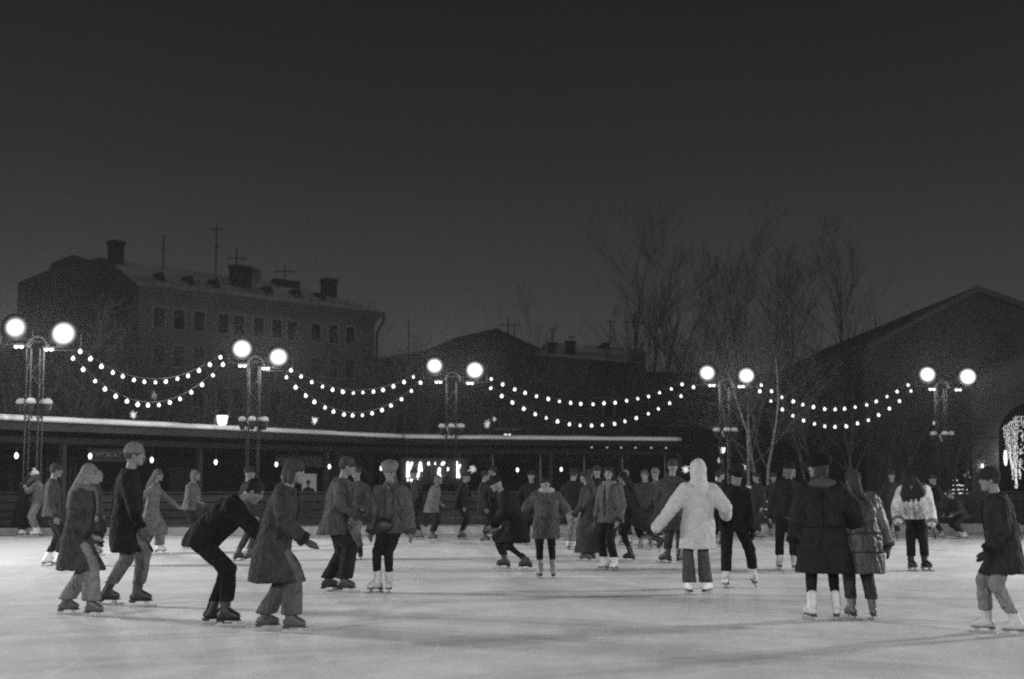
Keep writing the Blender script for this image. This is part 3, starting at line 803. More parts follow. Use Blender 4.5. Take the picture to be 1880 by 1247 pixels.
# ------------------------------------------------------------ trees
def tree(label, base, H, stems, seed, m, spread=.5, levels=3, r0=None, cat='tree', lean=(0,0), group=None, dens=1.0, name='bare_tree', up=.35):
    rnd = random.Random(seed)
    root = empty(name, base, label, cat, group)
    tr, cr = MB(), MB()
    def branch(p, d, ln, r, lv):
        n = 7 if lv == 0 else (6 if lv == 1 else 4)
        pts = [p.copy()]; rad = [r]; dd = d.copy(); kids = []
        for i in range(n):
            w = .10 + .07*lv
            dd = (dd + V((rnd.gauss(0,w), rnd.gauss(0,w), rnd.gauss(0,w*.6) + up*.12))).normalized()
            p = p + dd*ln/n; pts.append(p.copy()); rad.append(max(r*(1-(i+1)/n*.78), .006))
            if lv < levels and i >= (1 if lv else 1):
                kids.append((p.copy(), dd.copy(), i/n, rad[-1]))
        (tr if lv == 0 else cr).tube(pts, rad, 6 if lv == 0 else (4 if lv < 3 else 3))
        for kp, kd, t, kr in kids:
            for _ in range(1 + (1 if rnd.random() < .6*dens else 0) + (1 if lv > 0 and rnd.random() < .4*dens else 0)):
                a = rnd.uniform(0, 2*math.pi); s_ = rnd.uniform(.45,1.0)*spread*1.5
                nd = (kd + V((math.cos(a)*s_, math.sin(a)*s_, rnd.uniform(-.1,.45)))).normalized()
                branch(kp, nd, ln*rnd.uniform(.36,.62)*(1.05-t*.35), kr*rnd.uniform(.45,.7), lv+1)
    for s_ in range(stems):
        a = rnd.uniform(0, 6.28); k = .0 if stems == 1 else rnd.uniform(.08,.3)
        d = V((math.cos(a)*k + lean[0], math.sin(a)*k*.6 + lean[1], 1)).normalized()
        branch(V((math.cos(a)*.15*(stems>1), math.sin(a)*.15*(stems>1), 0)), d, H*rnd.uniform(.82,1.0), (r0 or H*.014)*rnd.uniform(.8,1), 0)
    tr.build('trunk', m, root); cr.build('crown', m if m is not M_BIRCH else mat('birch_twigs', .10, .9, .5, 6), root)
    return root
M_BARK = mat('dark_bark', .05, .95, .4, 6, .4, 30, .1, stretch=(1,1,.3))
M_BARK2 = mat('lamplit_bark', .13, .95, .5, 6, .4, 30, .1, stretch=(1,1,.3))  # paler bark copy: lamplight on the low branches put into the colour
M_BIRCH = mat('birch_bark', .27, .9, .65, 5, .3, 30, .1, stretch=(.6,.6,2.5))
def tb(px, Y): p = at(px, 875, Y); p.z = 0; return p
BACK = [
 (1185,92,15.2,2,11,'tall bare tree with two stems left of the brightest floodlight',.45),
 (1232,96,15.4,3,12,'tall slim bare tree cluster just left of the brightest floodlight',.35),
 (1305,98,15.0,2,13,'tall bare tree right above the brightest floodlight',.45),
 (1385,96,16.0,3,14,'tall bare tree behind the birch mast floodlights',.5),
 (1455,100,15.5,2,15,'tall bare tree between the birch mast and the forked tree',.5),
 (1585,93,15.6,1,21,'bare tree with a dark forked trunk left of the hall gable',.6),
 (1545,97,14.5,2,17,'thin bare tree just left of the forked tree',.45),
 (1655,104,12.5,1,18,'smaller bare tree at the foot of the hall gable slope',.6),
 (696,128,13.5,1,19,'small bare tree beside the drainpipe of the town house',.5),
 (988,132,16.2,1,20,'small bare tree rising above the snowy long house',.35),
 (1270,110,12.5,2,22,'lower bare tree behind the brightest floodlight',.5)]
for px, Y, H, st, sd, lab, sp in BACK:
    tree(lab, tb(px, Y), H*(.86 if H > 13.6 else .76), st, sd, M_BARK, sp*.75, r0=H*.0105, levels=3, group='bare trees of the park', dens=.9, up=.6)
LOW = [(20,52,5.6,31),(95,50,5.6,32),(190,56,5.6,33),(275,57,6.2,34),(352,60,5.8,35),(490,62,6.0,36),(560,64,6.2,37),(640,66,6.2,38),(700,70,6.5,39),(770,70,6.6,40),(905,74,6.6,41),(980,76,6.0,42),(1060,78,6.2,43),(1150,80,6.4,44)]
LT = ['behind the mast at the left end','right of the mast at the left end','behind the start of the rental lettering','under the lowest point of the first bulb strings','left of the glowing lantern',
      'right of the second mast','left of the glowing star ornament','under the start of the second bulb strings','above the lit letters to the left','above the letters mast to the left','right of the letters mast',
      'behind the small box lamp above the roof','behind the middle of the third bulb strings','near the right end of the pavilion roof']
for (px,Y,H,sd), t in zip(LOW, LT):
    tree('low bare tree behind the pavilion, ' + t, tb(px, Y), H, 3, sd, M_BARK2, .75, 3, r0=.10, group='low bare trees behind the pavilion', dens=.9)
for px, Y, H, sd, ln, lab in ((1372,58,6.6,51,(.02,0),'pale birch just right of the birch mast, stem slightly curved'),(1400,59,6.8,52,(.10,0),'pale birch leaning right, middle of the birch group'),
                              (1420,57.5,7.0,57,(.16,0),'pale birch leaning right most, at the right of the birch group'),(1350,60,5.8,54,(-.10,0),'thin pale birch leaning left behind the birch mast')):
    tree(lab, tb(px, Y), H, 1, sd, M_BIRCH, .7, 3, r0=.10, group='pale birches beside the mast', dens=.5, name='birch_tree')
for px, Y, H, sd, lab in ((1500,64,6.5,61,'low wide bare tree under the fourth bulb strings'),(1560,66,6.0,62,'low bare tree right of the middle of the fourth bulb strings'),(1640,70,5.6,63,'low bare tree hung with faint lights left of the last mast'),
                          (1760,70,4.2,64,'small bare tree covered in fairy lights beside the portal')):
    tree(lab, tb(px, Y), H, 2, sd, M_BARK2, .8, 3, r0=.09, group='low bare trees by the hall', dens=.8)

# ------------------------------------------------------------ lanterns and small lights of the park
def lantern(px, py, Y, s, label, name='street_lantern'):
    p = at(px, py, Y); base = V((p.x, p.y, 0)); z = p.z
    root = empty(name, base, label, 'lantern', 'street lanterns in the park')
    b = MB(); b.tube([(0,0,0),(0,0,.8),(0,0,z-.32*s)], [.09,.06,.045], 8); b.box((-.15,-.15,0),(.15,.15,.35)); b.build('post', M_METAL, root)
    b = MB(); b.loft([((0,0,z-.26*s),V((.12*s,0,0)),V((0,.12*s,0))),((0,0,z-.12*s),V((.20*s,0,0)),V((0,.20*s,0))),((0,0,z+.18*s),V((.235*s,0,0)),V((0,.235*s,0)))], 8); b.build('glass', M_LAMP, root)
    b = MB(); b.loft([((0,0,z+.182*s),V((.27*s,0,0)),V((0,.27*s,0))),((0,0,z+.30*s),V((.20*s,0,0)),V((0,.20*s,0))),((0,0,z+.42*s),V((.09*s,0,0)),V((0,.09*s,0))),((0,0,z+.56*s),V((.02*s,0,0)),V((0,.02*s,0)))], 10); b.build('cap', M_METAL, root)
lantern(408, 771, 60, 1.0, 'glowing street lantern with dark cap standing behind the pavilion roof')
lantern(1684, 859, 110, 1.15, 'glowing street lantern behind the bent skater in the white jacket')
lantern(1612, 839, 100, .8, 'round glowing street lamp far back between the birches and the last mast')
lantern(1326, 826, 62, .55, 'glowing lamp close to the left side of the birch mast')
def glint(px, py, Y, r, st, label, name='star_or_glint', stretch=1.0):
    """a small lit star hung in the branches; also shapes the reflected lamp glints"""
    p = at(px, py, Y); root = empty(name, p, label, 'ornament', 'small lit ornaments in the trees')
    b = MB()
    rr = random.Random(int(px))
    for k in range(9):
        a = 2*math.pi*k/9+rr.uniform(-.2,.2); q = r*rr.uniform(.45,.85)
        b.caps((0,0,0), r*.20, (math.cos(a)*q,math.sin(k*2.1)*q*.5,math.sin(a)*q*1.2), r*.035, 6)
    b.build('glowing_shape', emi('star_glint_glow_%g' % st, st), root, True)
    b = MB(); b.tube([(0,.0,r*.3),(0,.02,r*.3+.7)], .006, 4); b.build('cord', M_WIRE, root)
GL = [(245,762,55,.20,.7,'small lit star hanging below the lowest bulbs of the first string'),(283,727,56,.22,.35,'dim lit spray between the two first bulb strings'),(578,773,60,.22,.8,'lit star hanging above the roof under the second bulb strings'),
      (895,779,70,.26,.45,'pale modelled lamp reflection right of the letters mast, the larger of the pair'),(908,770,70,.15,.4,'pale modelled lamp reflection right of the letters mast, the smaller of the pair'),  # this pair: glowing shapes put in for reflected lamp glints
      (868,861,66,.3,.5,'blurry lit star right of the glowing letters'),(1365,859,60,.2,.8,'lit star on the lower birch branches'),(1318,880,60,.2,.7,'lit star just above the black hat of the skater in black'),
      (1322,846,60,.18,.5,'dim lit star low on the birch mast'),(1641,810,90,.25,.4,'dim lit star above the far lamps on the right'),(1663,866,90,.28,.55,'lit star left of the far right street lantern'),
      (1697,822,90,.2,.2,'faint lit star left of the last mast'),(1712,840,90,.2,.2,'faint lit star beside the legs of the last mast'),(1776,873,76,.24,.3,'faint lit star beside the portal pilaster'),
      (1259,863,66,.26,.7,'lit star left of the white hooded head'),(1694,864,92,.2,.35,'faint lit star right of the far right street lantern'),(1715,777,70,.14,.5,'small lamp glint above the snow caps of the last mast'),(1624,866,92,.2,.25,'faint lit star left of the lit kiosk')]
for a in GL: glint(*a)
def kiosk(px0, px1, py0, py1, Y, label, st):
    p, q = at(px0,py1,Y), at(px1,py0,Y); o = V(((p.x+q.x)/2, Y, 0))
    root = empty('park_kiosk', o, label, 'kiosk')
    b = MB(); x0, x1 = p.x-o.x-.5, q.x-o.x+.5
    b.box((x0,.05,0),(x1,2.5,q.z+.25)); b.build('body', M_WOOD, root)
    b = MB(); b.box((x0-.2,-.3,q.z+.252),(x1+.2,2.7,q.z+.40)); b.build('roof', M_SNOW, root)
    n = max(1, int((px1-px0)//9))
    for k in range(n):
        a = p.x-o.x+(q.x-p.x)*k/n+.02; b = MB(); b.box((a,.02,p.z),(a+(q.x-p.x)/n-.06,.045,q.z)); b.build('window_or_lamp', emi('kiosk_glow_%g' % st, st), root)
kiosk(1628,1643,857,864,85,'far kiosk with two bright windows behind the grey puffer coat',3)
kiosk(925,939,797,803,95,'tall far booth whose box lamp shows just over the pavilion roof',4)  # the glowing panel is a box lamp above the roof
kiosk(1738,1752,855,862,95,'far booth with a broken row of lights beside the last mast',1.5)
# net of fairy lights on the fence of the hall
random.seed(5)
p0 = at(1755,900,72); fr = empty('fairy_light_net', V((p0.x,72,0)), 'rows of tiny fairy lights low beside the portal pilaster', 'string lights')
for row, (y0, xs) in enumerate(((882,(1748,1758)),(891,(1748,1775)),(899,(1748,1776)),(906,(1736,1778)),(912,(1748,1760)))):
    b = MB(); w_ = MB()
    x = xs[0]
    while x < xs[1]:
        if random.random() < .6: b.ell(at(x,y0+random.uniform(-.6,.6),72)-V((p0.x,72,0)), random.uniform(.015,.04), .015, .02, n=6)
        x += 1.5
    w_ = at(xs[0],y0,72)-V((p0.x,72,0)), at(xs[1],y0,72)-V((p0.x,72,0))
    b.tube([w_[0], w_[1]], .004, 3)
    b.build('light_row', emi('fairy_row', 1.3), fr)['kind'] = 'stuff'
b = MB(); q = at(1748,912,72)-V((p0.x,72,0))
for x in (1747,1762,1779):
    e = at(x,875,72)-V((p0.x,72,0)); b.tube([(e.x,.03,0),(e.x,.03,1.6)], .03, 5)
b.build('stake', M_METAL, fr)
# snow lying on low shrubs and benches behind the fence
b = None
def snowbank(px, Y, w, h, label):
    p = at(px, 875, Y); p.z = 0
    root = empty('snow_bank', p, label, 'snow bank')
    m = MB()
    rings = []
    for i in range(9):
        t = -1+2*i/8; k = math.sqrt(max(.02,1-t*t)); rings.append((V((t*w,0,h*.45*k)), V((0,.9*k,0)), V((0,0,h*.5*k))))
    m.loft(rings, 10); o_ = m.build('mound', M_SNOW, root, True)
snowbank(1372, 52, 1.5, 1.25, 'low mound of snow behind the fence by the birches')
snowbank(1412, 50, .8, .95, 'short mound of snow right of the birch stems')
# ------------------------------------------------------------ people
def remeshed(mb, name, m, parent, vox, smooth=3, amp=0.0, mats=None, paint=None, seed=0):
    me = bpy.data.meshes.new('tmp'); me.from_pydata(mb.v, [], mb.f); me.update()
    import bmesh
    bm = bmesh.new(); bm.from_mesh(me); bmesh.ops.recalc_face_normals(bm, faces=bm.faces); bm.to_mesh(me); bm.free()
    o = bpy.data.objects.new('tmp', me); COL.objects.link(o)
    md = o.modifiers.new('r', 'REMESH'); md.mode = 'VOXEL'; md.voxel_size = vox
    if smooth:
        ms = o.modifiers.new('s', 'SMOOTH'); ms.factor = .5; ms.iterations = smooth
    dg = bpy.context.evaluated_depsgraph_get()
    ne = bpy.data.meshes.new_from_object(o.evaluated_get(dg))
    bpy.data.objects.remove(o); bpy.data.meshes.remove(me)
    if amp:
        ns = [v.normal.copy() for v in ne.vertices]
        off = V((seed*3.7, seed*1.3, seed*2.1))
        for v, n_ in zip(ne.vertices, ns):
            p = v.co
            q = V((p.x*8, p.y*8, p.z*3.2)) + off
            a = noise.noise(q)*amp*.9 + noise.noise(q*2.7)*amp*.4 - amp*.8*max(0, 1-abs(noise.noise(V((p.x*5+p.z*4, p.y*6, p.z*5))+off))*3.2)**2
            v.co = p + n_*a
    ne.materials.clear(); ne.materials.append(m)
    if mats:
        for x in mats: ne.materials.append(x)
        for p in ne.polygons:
            p.material_index = paint(p.center)
    for p in ne.polygons: p.use_smooth = True
    ob = bpy.data.objects.new(name, ne); COL.objects.link(ob); ob.parent = parent
    return ob

def ik(a, b, l1, l2, hint):
    d = b - a; L_ = d.length
    if L_ > (l1+l2)*.998:
        b = a + d*((l1+l2)*.998/L_); d = b - a; L_ = d.length
    x = (l1*l1 - l2*l2 + L_*L_)/(2*L_); h = math.sqrt(max(0, l1*l1 - x*x))
    u = d.normalized(); hh = V(hint) - u*V(hint).dot(u)
    if hh.length < 1e-4: hh = V((0,1,0)) - u*u.y
    return a + u*x + hh.normalized()*h, b

M_SKIN = mat('skin', .13, .6, .1, 8, 0, 40, .3)
M_EYE = mat('dark_eye', .02, .3); M_LIP = mat('lip', .15, .5)
_pid = [0]
def person(label, px, fy, H, yaw, coat=None, trousers=None, skate=(.5,.05), hat=None, hair=None, scarf=None, skirt=None, gloves=None, vox=.017,
           lean=(0,0), hz=.935, la=(-.11,0,.15), ra=(.11,0,.15), lh=(-.26,.06,.86), rh=(.26,.06,.86), lfy=12, rfy=-12, lfp=0, rfp=0, head=(0,0), knee=(0,1,0),
           elbow=None, pelvis=(0,0), skin=None, group='skaters on the ice', bag=None, pos=None, lknee=None, rknee=None):
    _pid[0] += 1; sd = _pid[0]
    s = H/1.78
    p = gnd(px, fy) if pos is None else V(pos)
    root = empty('person', p, label, 'person', group, R(yaw), s)
    PV = V((pelvis[0], pelvis[1], hz))
    RL = Matrix.Rotation(R(lean[1]), 3, 'Y') @ Matrix.Rotation(-R(lean[0]), 3, 'X')
    T = lambda x, y, z: PV + RL @ V((x, y, z-.935))
    RH = Matrix.Rotation(R(head[1]), 3, 'Z') @ Matrix.Rotation(R(lean[1]*.5), 3, 'Y') @ Matrix.Rotation(-R(head[0]), 3, 'X')
    neck = T(0,.0,1.47)
    HC = neck + RL @ V((0,.015,.05)) + RH @ V((0,.025,.125))
    Hd = lambda x, y, z: HC + RH @ V((x, y, z))
    hipL, hipR = PV + V((-.09,0,-.03)), PV + V((.09,0,-.03))
    shL, shR = T(-.168,-.01,1.375), T(.168,-.01,1.375)
    aL, aR = V(la), V(ra)
    kL, aL = ik(hipL, aL, .41, .41, lknee or knee); kR, aR = ik(hipR, aR, .41, .41, rknee or knee)
    el = elbow or ((-.6,-.8,-.1),(.6,-.8,-.1))
    eL, wL = ik(shL, V(lh), .29, .26, el[0]); eR, wR = ik(shR, V(rh), .29, .26, el[1])
    bulk = coat.get('bulk', .0) if coat else 0
    # --- body, one continuous mesh
    B = MB()
    B.ell(HC, .074, .094, .112, RH); B.caps(Hd(0,.03,-.065), .055, Hd(0,.062,-.088), .034, 10)
    B.caps(Hd(0,.088,.01), .013, Hd(0,.100,-.022), .015, 6)                       # nose
    B.caps(Hd(-.03,.078,.035), .012, Hd(.03,.078,.035), .012, 6)                  # brow
    B.caps(Hd(-.018,.086,-.058), .010, Hd(.018,.086,-.058), .010, 6)              # lips
    for sx_ in (-1,1): B.ell(Hd(sx_*.076,-.005,-.005), .010, .022, .032, RH, 8)   # ears
    B.caps(neck - RL@V((0,0,.06)), .062, Hd(0,-.02,-.07), .052)
    B.loft([(T(0,0,1.46),RL@V((.07,0,0)),RL@V((0,.06,0))),(T(0,0,1.41),RL@V((.165,0,0)),RL@V((0,.085,0))),(T(0,0,1.27),RL@V((.16,0,0)),RL@V((0,.11,0))),
            (T(0,0,1.08),RL@V((.135,0,0)),RL@V((0,.095,0))),(T(0,0,.95),RL@V((.155,0,0)),RL@V((0,.105,0))),(T(0,0,.84),RL@V((.12,0,0)),RL@V((0,.09,0)))], 16)
    HMS = [MB(), MB()]
    for sh, e_, w_, sx_ in ((shL,eL,wL,-1),(shR,eR,wR,1)):
        B.caps(sh, .052, e_, .042); B.caps(e_, .042, w_, .028)
        f = (w_-e_).normalized(); ref = V((0,1,0)) if abs(f.y) < .8 else V((0,0,1))
        side = f.cross(ref).normalized()*sx_; pn = side.cross(f).normalized()*sx_
        for X, g in ((B, 0), (HMS[0 if sx_ < 0 else 1], .004)):
            X.caps(w_, .026+g, w_+f*.085, .026+g, 8)
            X.caps(w_+f*.05+ref*.018, .020+g, w_+f*.05-ref*.018, .020+g, 8)
            for k, ln in enumerate((.066,.076,.072,.056)):
                r0 = w_ + f*.085 + ref*(.033-.022*k)
                m1 = r0 + f*ln*.5 - side*.006; m2 = m1 + (f*.8 - side*.6).normalized()*ln*.5
                X.caps(r0 - f*.02, .0098+g, m1, .0094+g, 6); X.caps(m1, .0094+g, m2, .0085+g, 6)
            t0 = w_ + f*.03 + ref*.03; t1 = t0 + (f*.6+ref*.7).normalized()*.045; t2 = t1 + (f*.9+ref*.2).normalized()*.035
            X.caps(t0, .013+g, t1, .011+g, 6); X.caps(t1, .011+g, t2, .0095+g, 6)
    for h_, k_, a_ in ((hipL,kL,aL),(hipR,kR,aR)):
        B.caps(h_, .080, k_, .050); B.caps(k_, .050, a_, .036)
    feet = []
    for a_, k_, fy_, fp_ in ((aL,kL,lfy,lfp),(aR,kR,rfy,rfp)):
        FR_ = Matrix.Rotation(R(fy_), 3, 'Z') @ Matrix.Rotation(-R(fp_), 3, 'X')
        feet.append((a_, k_, FR_))
        B.caps(a_, .034, a_+FR_@V((0,.13,-.055)), .026, 8)
    eyeL, eyeR, lip = Hd(-.031,.083,.014), Hd(.031,.083,.014), Hd(0,.094,-.058)
    HRI = RH.transposed()
    def paint(c):
        d = c - HC
        if d.length > .13: return 0
        q = HRI @ d
        if q.y < .045: return 0
        ax = abs(q.x)
        if abs(q.z-.012) < .0085 and .014 < ax < .047: return 1
        if abs(q.z-.040) < .006 and .012 < ax < .052: return 1
        if abs(q.z+.058) < .007 and ax < .025: return 2
        return 0
    remeshed(B, 'body', skin or M_SKIN, root, .0085 if vox < .02 else .0105, 2, 0, [M_EYE, M_LIP], paint, sd)
    if gloves is not None:
        for X in HMS: remeshed(X, 'glove', cloth(gloves,'knit'), root, .009, 1, 0)
    # --- trousers
    if trousers:
        v, kind = trousers
        r = {'slim':(.094,.072,.056,.20),'straight':(.10,.085,.078,.15),'wide':(.108,.10,.115,.09),'flare':(.096,.078,.098,.07)}[kind]
        t = MB()
        t.ell(PV+V((0,0,.03)), .17, .125, .14)
        for h_, k_, a_ in ((hipL,kL,aL),(hipR,kR,aR)):
            dn = (k_-a_).normalized()
            t.caps(h_, r[0], k_, r[1], 12)
            e_ = a_ + dn*(r[3]-.15+.09)
            t.loft([(k_+(h_-k_)*.05, V((r[1],0,0)), V((0,r[1],0))),(k_+(e_-k_)*.5, V(((r[1]+r[2])/2*.98,0,0)), V((0,(r[1]+r[2])/2,0))),(e_, V((r[2],0,0)), V((0,r[2],0)))], 12)
        remeshed(t, 'trousers', cloth(v), root, vox, 3, .007, None, None, sd)
    # --- skates
    if skate:
        for (a_, k_, FR_) in feet:
            bv, sv = skate
            G_ = lambda x, y, z: a_ + FR_@V((x, y, z))
            up = (k_-a_).normalized()
            b = MB(); b.caps(a_+FR_@V((0,-.01,-.02)), .052, a_+up*.13+FR_@V((0,-.01,0)), .058, 12)
            b.caps(G_(0,-.045,-.048), .044, G_(0,.12,-.052), .040, 10); b.caps(a_, .05, G_(0,.10,-.045), .043, 10)
            bo = remeshed(b, 'skate', mat('skate_boot_%g' % bv, bv, .45, .15, 8, 0, 30, .4), root, .012, 2)
            b = MB()
            b.loft([(G_(0,-.02,-.082), FR_@V((.036,0,0)), FR_@V((0,.075,0))), (G_(0,-.02,-.094), FR_@V((.036,0,0)), FR_@V((0,.075,0)))], 12)
            b.loft([(G_(0,.09,-.082), FR_@V((.040,0,0)), FR_@V((0,.075,0))), (G_(0,.09,-.094), FR_@V((.040,0,0)), FR_@V((0,.075,0)))], 12)
            b.xbox(lambda x, y, z: G_(x, y, z), -.03, .03, -.085, -.02, -.108, -.0945)
            b.build('sole', mat('skate_sole_%g' % sv, sv, .5), bo)
            b = MB(); b.xbox(lambda x, y, z: G_(x, y, z), -.004, .004, -.10, .20, -.148, -.128)
            for y0, y1 in ((-.075,-.03),(.07,.125)): b.xbox(lambda x, y, z: G_(x, y, z), -.007, .007, y0, y1, -.1285, -.094)
            b.caps(G_(0,.198,-.138), .009, G_(0,.207,-.118), .005, 6)
            b.build('blade', mat('steel_blade', .45, .25, .1, 8, 0, 30, .5, metal=.8), bo)
    # --- coat
    if coat:
        g = coat.get('bulk', .01); ln = coat['len']; fl = coat.get('flare', 0); sw = coat.get('sway', (0,0))
        c_ = MB()
        def ring(z, a, b_): return (T(0,0,z), RL@V((a+g,0,0)), RL@V((0,b_+g,0)))
        rings = [ring(1.485,.055,.056), ring(1.45,.095,.075), ring(1.40,.155,.095), ring(1.28,.172,.122), ring(1.10,.162,.12), ring(.97,.18,.128)]
        if ln >= .93: rings.append(ring(.90,.18,.13))
        else:
            n_ = max(2, int((.93-ln)/.12)); 
            for i in range(1, n_+1):
                t = i/n_; z = .95 + (ln-.95)*t
                def legp(h_, k_, a_):
                    if z > h_.z: return h_
                    if z > k_.z: return h_.lerp(k_, (h_.z-z)/max(.01, h_.z-k_.z))
                    return k_.lerp(a_, min(1, (k_.z-z)/max(.01, k_.z-a_.z)))
                zz_ = z + hz - .935; pl, pr_ = legp(hipL, kL, aL), legp(hipR, kR, aR)
                y0, y1 = min(pl.y, pr_.y) - .125, max(pl.y, pr_.y) + .125; x0, x1 = min(pl.x, pr_.x) - .115, max(pl.x, pr_.x) + .115
                cy0, cy1 = PV.y + sw[1]*t - (.14+g+fl*.8*t), PV.y + sw[1]*t + (.14+g+fl*.8*t); cx0, cx1 = PV.x + sw[0]*t - (.19+g+fl*t), PV.x + sw[0]*t + (.19+g+fl*t)
                y0, y1, x0, x1 = min(y0,cy0), max(y1,cy1), min(x0,cx0), max(x1,cx1)
                rings.append((V(((x0+x1)/2, (y0+y1)/2, PV.z + z - .935)), V(((x1-x0)/2,0,0)), V((0,(y1-y0)/2,0))))
        c_.loft(rings, 24)
        rs = coat.get('sleeve', 1.0); se = coat.get('cover', 0.0)
        for sh, e_, w_, sx_ in ((shL,eL,wL,-1),(shR,eR,wR,1)):
            f = (w_-e_).normalized()
            c_.caps(T(sx_*.105,-.005,1.405), .062+g*.6, sh, (.066+g*.7)*rs, 12)
            c_.caps(sh, (.066+g*.7)*rs, e_, (.056+g*.7)*rs, 12); c_.caps(e_, (.056+g*.7)*rs, w_-f*.02+f*se, (.046+g*.6)*rs, 12)
        hd = coat.get('hood')
        if hd == 'down':
            c_.caps(T(-.085,-.085,1.43), .058, T(.085,-.085,1.43), .058); c_.caps(T(0,-.11,1.40), .07, T(0,-.125,1.33), .055)
            c_.caps(T(-.10,-.04,1.46), .05, T(-.07,.07,1.44), .035); c_.caps(T(.10,-.04,1.46), .05, T(.07,.07,1.44), .035)
        elif hd == 'up':
            c_.ell(Hd(0,-.022,.012), .122, .130, .148, RH); c_.caps(T(0,-.03,1.42), .125, Hd(0,-.035,-.04), .112)
        else:
            c_.caps(T(-.05,-.02,1.46), .045, T(.05,-.02,1.46), .045); c_.loft([(T(0,0,1.44),RL@V((.085,0,0)),RL@V((0,.08,0))),(T(0,-.005,1.50),RL@V((.075,0,0)),RL@V((0,.07,0)))], 14)
        co = remeshed(c_, coat.get('name', 'coat' if ln < .8 else 'jacket'), cloth(coat['val'], coat.get('kind', 'plain')), root, vox, 4, coat.get('fold', .013), None, None, sd)
        if hd == 'down' and coat.get('lining'):
            l_ = MB(); l_.ell(T(0,-.125,1.465), .150, .07, .062, RL)
            remeshed(l_, 'hood_lining', cloth(coat['lining'], 'teddy'), co, vox, 2, .006, None, None, sd)
        if vox < .0205 and coat.get('kind') != 'teddy':
            dk = cloth(max(.004, coat['val']*.4)); bt = max(ln, .80)
            q = MB(); q.tube([T(.012, .068+g*.8, 1.47), T(.012, .088+g, 1.42), T(.012, .118+g, 1.34), T(.012, .13+g, 1.26), T(.012, .128+g, 1.1), T(.012, .135+g, 1.0), T(.012, .138+g, max(bt, .94))], .0085, 5); q.build('zip', dk, co, True)
            q = MB(); q.tube([T(0, -.10-g, 1.38), T(0, -.126-g, 1.27), T(0, -.124-g, 1.1), T(0, -.132-g, .97)], .006, 5); q.build('back_seam', dk, co, True)
            for sx_, e_, w_ in ((-1,eL,wL),(1,eR,wR)):
                f = (w_-e_).normalized(); r_ = (.046+g*.6)*rs+.003
                a_ = f.cross(V((0,0,1)) if abs(f.z) < .9 else V((1,0,0))).normalized(); b_ = f.cross(a_); c0 = w_ + f*(se-.035)
                q = MB(); q.loft([(c0, a_*r_, b_*r_), (c0+f*.012, a_*(r_+.006), b_*(r_+.006)), (c0+f*.05, a_*(r_+.004), b_*(r_+.004)), (c0+f*.055, a_*(r_-.012), b_*(r_-.012))], 14); q.build('cuff', dk, co, True)
                q = MB(); q.tube([T(sx_*(.135+g), .095+g*.6, 1.06), T(sx_*(.158+g), .062+g*.6, 1.0), T(sx_*(.176+g), .03+g*.4, .955)], .009, 5); q.build('pocket', dk, co, True)
        for zz in coat.get('seams', ()):
            q = MB(); 
            k = 20; pts = []
            for i in range(k+1):
                a = 2*math.pi*i/k
                if zz > .95: pts.append(T(math.cos(a)*(.186+g), math.sin(a)*(.132+g), zz))
                else:
                    t = (.95-zz)/(.95-ln); pts.append(PV+V((sw[0]*t+math.cos(a)*(.196+g+fl*t), sw[1]*t+math.sin(a)*(.146+g+fl*.8*t), zz-.935)))
            q.tube(pts, .009, 5); q.build('belt', cloth(coat['val']*.45), co, True)
    if skirt:
        v, ln, fl, sw = skirt
        k_ = MB(); rings = []
        n_ = 7
        for i in range(n_+1):
            t = i/n_; z = 1.02+(ln-1.02)*t
            rings.append((PV+V((sw[0]*t**1.4, sw[1]*t**1.4, z-.935+ (sw[2] if len(sw) > 2 else 0)*t*t)), V((.15+fl*t,0,0)), V((0,.12+fl*.9*t, (sw[3] if len(sw) > 3 else 0)*t))))
        k_.loft(rings, 20); remeshed(k_, 'skirt', cloth(v), root, vox, 3, .016, None, None, sd)
    # --- head wear and hair
    if hair:
        kind, v = hair
        h_ = MB(); h_.ell(Hd(0,-.015,.028), .090, .103, .106, RH)
        if kind == 'long':
            h_.caps(Hd(0,-.06,-.02), .075, T(0,-.115,1.40), .07); h_.caps(T(-.03,-.12,1.40), .06, T(-.02,-.13,1.22), .045); h_.caps(T(.03,-.12,1.40), .06, T(.03,-.13,1.24), .045)
        elif kind == 'bob':
            for sx_ in (-1,1): h_.caps(Hd(sx_*.062,-.02,.0), .04, Hd(sx_*.07,-.015,-.10), .035)
            h_.caps(Hd(0,-.06,0), .065, Hd(0,-.055,-.10), .055)
        elif kind == 'hang':     # hair falling forward over the face
            for x in (-.15,-.075,0,.075,.15): h_.caps(Hd(x*.4,-.03,.05), .06, T(x,.10+.04*(abs(x)<.1),1.40-.02*abs(x)), .065); h_.caps(T(x,.12,1.40), .055, T(x*1.1,.15,1.30), .03)
            h_.caps(T(-.17,-.02,1.42), .075, T(.17,-.02,1.42), .075)
        elif kind == 'pony':
            h_.caps(Hd(0,-.10,.05), .03, Hd(0,-.17,.0), .035); h_.caps(Hd(0,-.17,0), .035, Hd(0,-.17,-.16), .018)
        remeshed(h_, 'hair', cloth(v,'hair'), root, .011, 1, .0035, None, None, sd)
